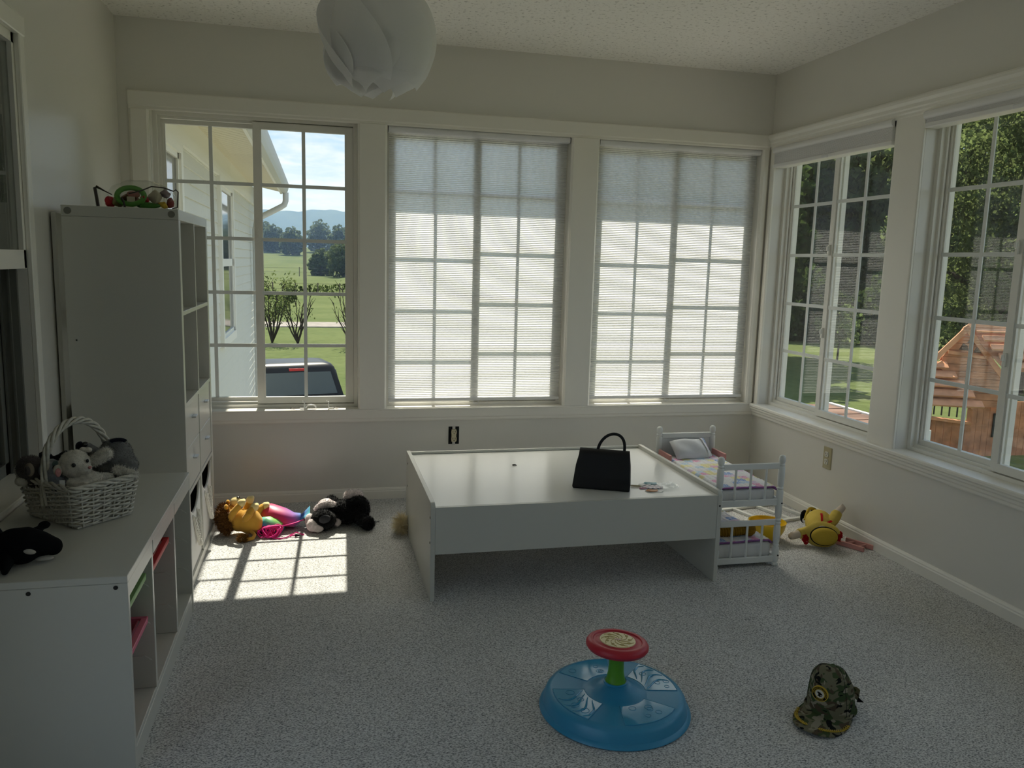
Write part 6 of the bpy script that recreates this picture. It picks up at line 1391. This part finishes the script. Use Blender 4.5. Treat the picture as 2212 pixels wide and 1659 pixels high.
b = MB(); b.ell((-3.272, -2.140, .607), (.015, .010, .011), Rz(.3)); b.ell((-3.285, -2.155, .597), (.015, .012, .011)); blob('flipper', b, WK, wh, .0035, 4, 0)
b = MB(); b.tube([(-3.366, -2.175, .585), (-3.385, -2.16, .615), (-3.400, -2.15, .632)], [.020, .016, .006], 10, flat=.5); b.ell((-3.388, -2.16, .612), (.014, .010, .02)); blob('tail_fluke', b, WK, wh, .0035, 4, 0)
b = MB(); b.cap((-3.330, -2.235, .552), (-3.318, -2.288, .540), .020, .008); b.cap((-3.345, -2.24, .545), (-3.372, -2.285, .541), .018, .009); blob('flipper', b, WK, wh, .0035, 4, 0)
obj('eye_patch', MB().ell((-3.278, -2.2370, .5705), (.014, .0060, .0065), Rz(.25) @ Ry(.25)), WW, wh, smooth=60)
obj('chin', MB().ell((-3.258, -2.206, .5415), (.024, .014, .006)), WW, wh, smooth=60)
obj('belly', MB().ell((-3.385, -2.238, .556), (.026, .020, .018)), WW, wh, smooth=60)

# ---- clear zip bag of toys on the tall shelf
zb = thing('clear_toy_bag', (-3.22, -1.05, 1.4705), 'clear plastic bag of small coloured toys on top of the tall shelf', 'bag')
ZC = V3((-3.215, -1.06, 1.4705))
M_CLEAR = mat_glass('clear_vinyl', 1.5, (.93, .94, .93))
def zbag(u, v):
    a = 2*PI*u; ph = PI*(v-.5); k = math.cos(ph)**.5; x = .120*k*math.cos(a); y = .070*k*math.sin(a); z = .052+.052*math.sin(ph)
    if z > .05: x *= 1-.35*((z-.05)/.05)**1.5
    p = V3((x, y, z)); p += mnoise.noise_vector(p*28)*.006; p.z = max(p.z, .001); return ZC+p
obj('clear_shell', MB().grid(48, 20, zbag, wrap=True), M_CLEAR, zb, smooth=180)
flap_ = MB().solid_grid(10, 8, lambda u, v: (ZC+V3((-.105-.055*u, .0+.02*math.sin(u*3), .004+.036*v+.036*u*v+.012*u*0+.002*math.sin(u*8+v*5))), V3((0, -1, 0))), .0008); obj('clear_end', flap_, M_CLEAR, zb, smooth=60)
M_PIPE = mat('dark_piping', (.035, .028, .026), .5, .4)
b = MB(); e0 = [ZC+V3(p) for p in ((-.150, 0, .002), (-.160, .004, .072), (-.155, .004, .076), (-.125, 0, .060), (-.100, -.01, .048))]; b.tube(e0, [.006, .006, .005, .0025, .002], 6)
b.tube([ZC+V3(p) for p in ((.110, -.035, .004), (.128, -.03, .010), (.132, -.03, .066), (.124, -.03, .074), (.116, -.032, .068), (.085, -.045, .078), (.045, -.055, .080), (.010, -.066, .062), (-.030, -.070, .050))], .0024, 6)
b.tube([ZC+V3(p) for p in ((-.045, -.070, .001), (-.048, -.071, .020), (-.055, -.070, .034))], .004, 6); obj('piping', b, M_PIPE, zb, smooth=60)
rnd = random.Random(21); cols = [('toy_green', (.10, .30, .05)), ('toy_red', (.45, .02, .03)), ('toy_cream', (.52, .46, .34)), ('toy_pink', (.56, .25, .22)), ('toy_brown', (.20, .10, .06)), ('toy_mauve', (.26, .20, .22)), ('toy_yellow', (.62, .42, .05)), ('toy_olive', (.22, .20, .08))]
def zt(name, b, c): return tag(obj(name, b, mat(c[0], c[1], .5, .3), smooth=50), LAB.pop(0), 'toy', 'small toys inside the clear bag')
LAB = ['green toy ring inside the clear bag on the tall shelf', 'red toy piece at the left end of the clear bag', 'olive brown toy lump at the lower left inside the clear bag', 'pink toy piece inside the green ring in the clear bag', 'pale printed toy block below the pink piece in the clear bag', 'red toy knot in the middle of the clear bag', 'cream toy piece right of the red knot in the clear bag', 'dark green toy piece along the bottom of the clear bag', 'mauve toy lump at the upper right inside the clear bag', 'yellow toy piece at the lower right inside the clear bag', 'dark red toy piece at the right end of the clear bag', 'brown toy piece behind the green ring in the clear bag']
zt('toy_ring', MB().tube([ZC+V3((-.030+.046*math.cos(a), -.040+.008*math.sin(a), .044+.030*math.sin(a))) for a in [2*PI*i/24 for i in range(24)]], .010, 8, closed=True), cols[0])
zt('toy_piece', ruffle(MB().ell(ZC+V3((-.108, -.012, .020)), (.018, .016, .016)), .009, 60), cols[1])
zt('toy_piece', ruffle(MB().ell(ZC+V3((-.078, -.015, .024)), (.020, .020, .020)), .009, 50), cols[7])
zt('toy_piece', ruffle(MB().ell(ZC+V3((-.020, -.030, .052)), (.020, .010, .014)), .008, 60), cols[3])
zt('toy_block', MB().box(-.013, .013, -.008, .008, -.009, .009, lambda x, y, z: ZC+V3((-.028, -.048, .032))+Rz(.3) @ V3((x, y, z))), cols[2])
zt('toy_knot', ruffle(MB().ell(ZC+V3((.016, -.038, .036)), (.014, .012, .014)), .010, 70), cols[1])
zt('toy_piece', ruffle(MB().ell(ZC+V3((.052, -.028, .044)), (.024, .018, .022)), .009, 45), cols[2])
zt('toy_piece', ruffle(MB().ell(ZC+V3((.028, -.035, .012)), (.044, .018, .011)), .005, 45), ('toy_darkgreen', (.055, .19, .03)))
zt('toy_piece', ruffle(MB().ell(ZC+V3((.085, -.020, .058)), (.016, .016, .015)), .009, 60), cols[5])
zt('toy_piece', ruffle(MB().ell(ZC+V3((.080, -.030, .017)), (.014, .012, .013)), .008, 60), cols[6])
zt('toy_piece', ruffle(MB().ell(ZC+V3((.100, -.012, .024)), (.014, .014, .020)), .006, 60), ('toy_darkred', (.25, .05, .05)))
zt('toy_piece', ruffle(MB().ell(ZC+V3((-.040, .000, .034)), (.030, .020, .024)), .009, 45), cols[4])

# ---- bits of hardware on the window stool
M_CLIP = mat('clear_clip_plastic', (.78, .78, .76), .2, .6)
def clip1(x, lab):
    r = thing('shade_clip', (x, .005, .509), lab, 'clip'); b = MB(); b.box(x-.003, x+.003, -.006, .012, .5095, .548); b.tube([(x-.004, .003, .545), (x-.012, .003, .553)], .004, 6); obj('upright', b, M_CLIP, r, bevel=.002); return r
c1 = clip1(-2.655, 'clear plastic shade bracket standing on the window stool, left one')
obj('loop', MB().tube([(-2.650+.030*(1-math.cos(a))*.9, .003, .5145+.017*math.sin(a)) for a in [PI*i/14 for i in range(15)]], .0062, 8, flat=.6), M_CLIP, c1, smooth=60); obj('foot', MB().box(-2.680, -2.650, -.004, .010, .5095, .5135), M_CLIP, c1, bevel=.001)
c2 = clip1(-2.530, 'clear plastic shade bracket on the window stool, right one'); obj('foot', MB().box(-2.527, -2.500, -.004, .010, .5095, .5135), M_CLIP, c2, bevel=.001)
for x, lab in ((-2.712, 'small dark screw lying left of the clear brackets'), (-2.488, 'small dark screw lying right of the clear brackets')):
    b = MB(); b.tube([(x-.012, .006, .5125), (x+.010, .002, .5125)], .0022, 6); b.lathe([(.005, 0), (.005, .002), (.002, .004)], (x-.012, .006, .5135), 10, Ry(-1.2)); b.tube([(x-.005, .014, .512), (x+.006, .009, .514)], .002, 6)
    tag(obj('loose_screw', b, mat('dark_steel', (.10, .09, .08), .35, .5, metal=.7), smooth=50), lab, 'screw')
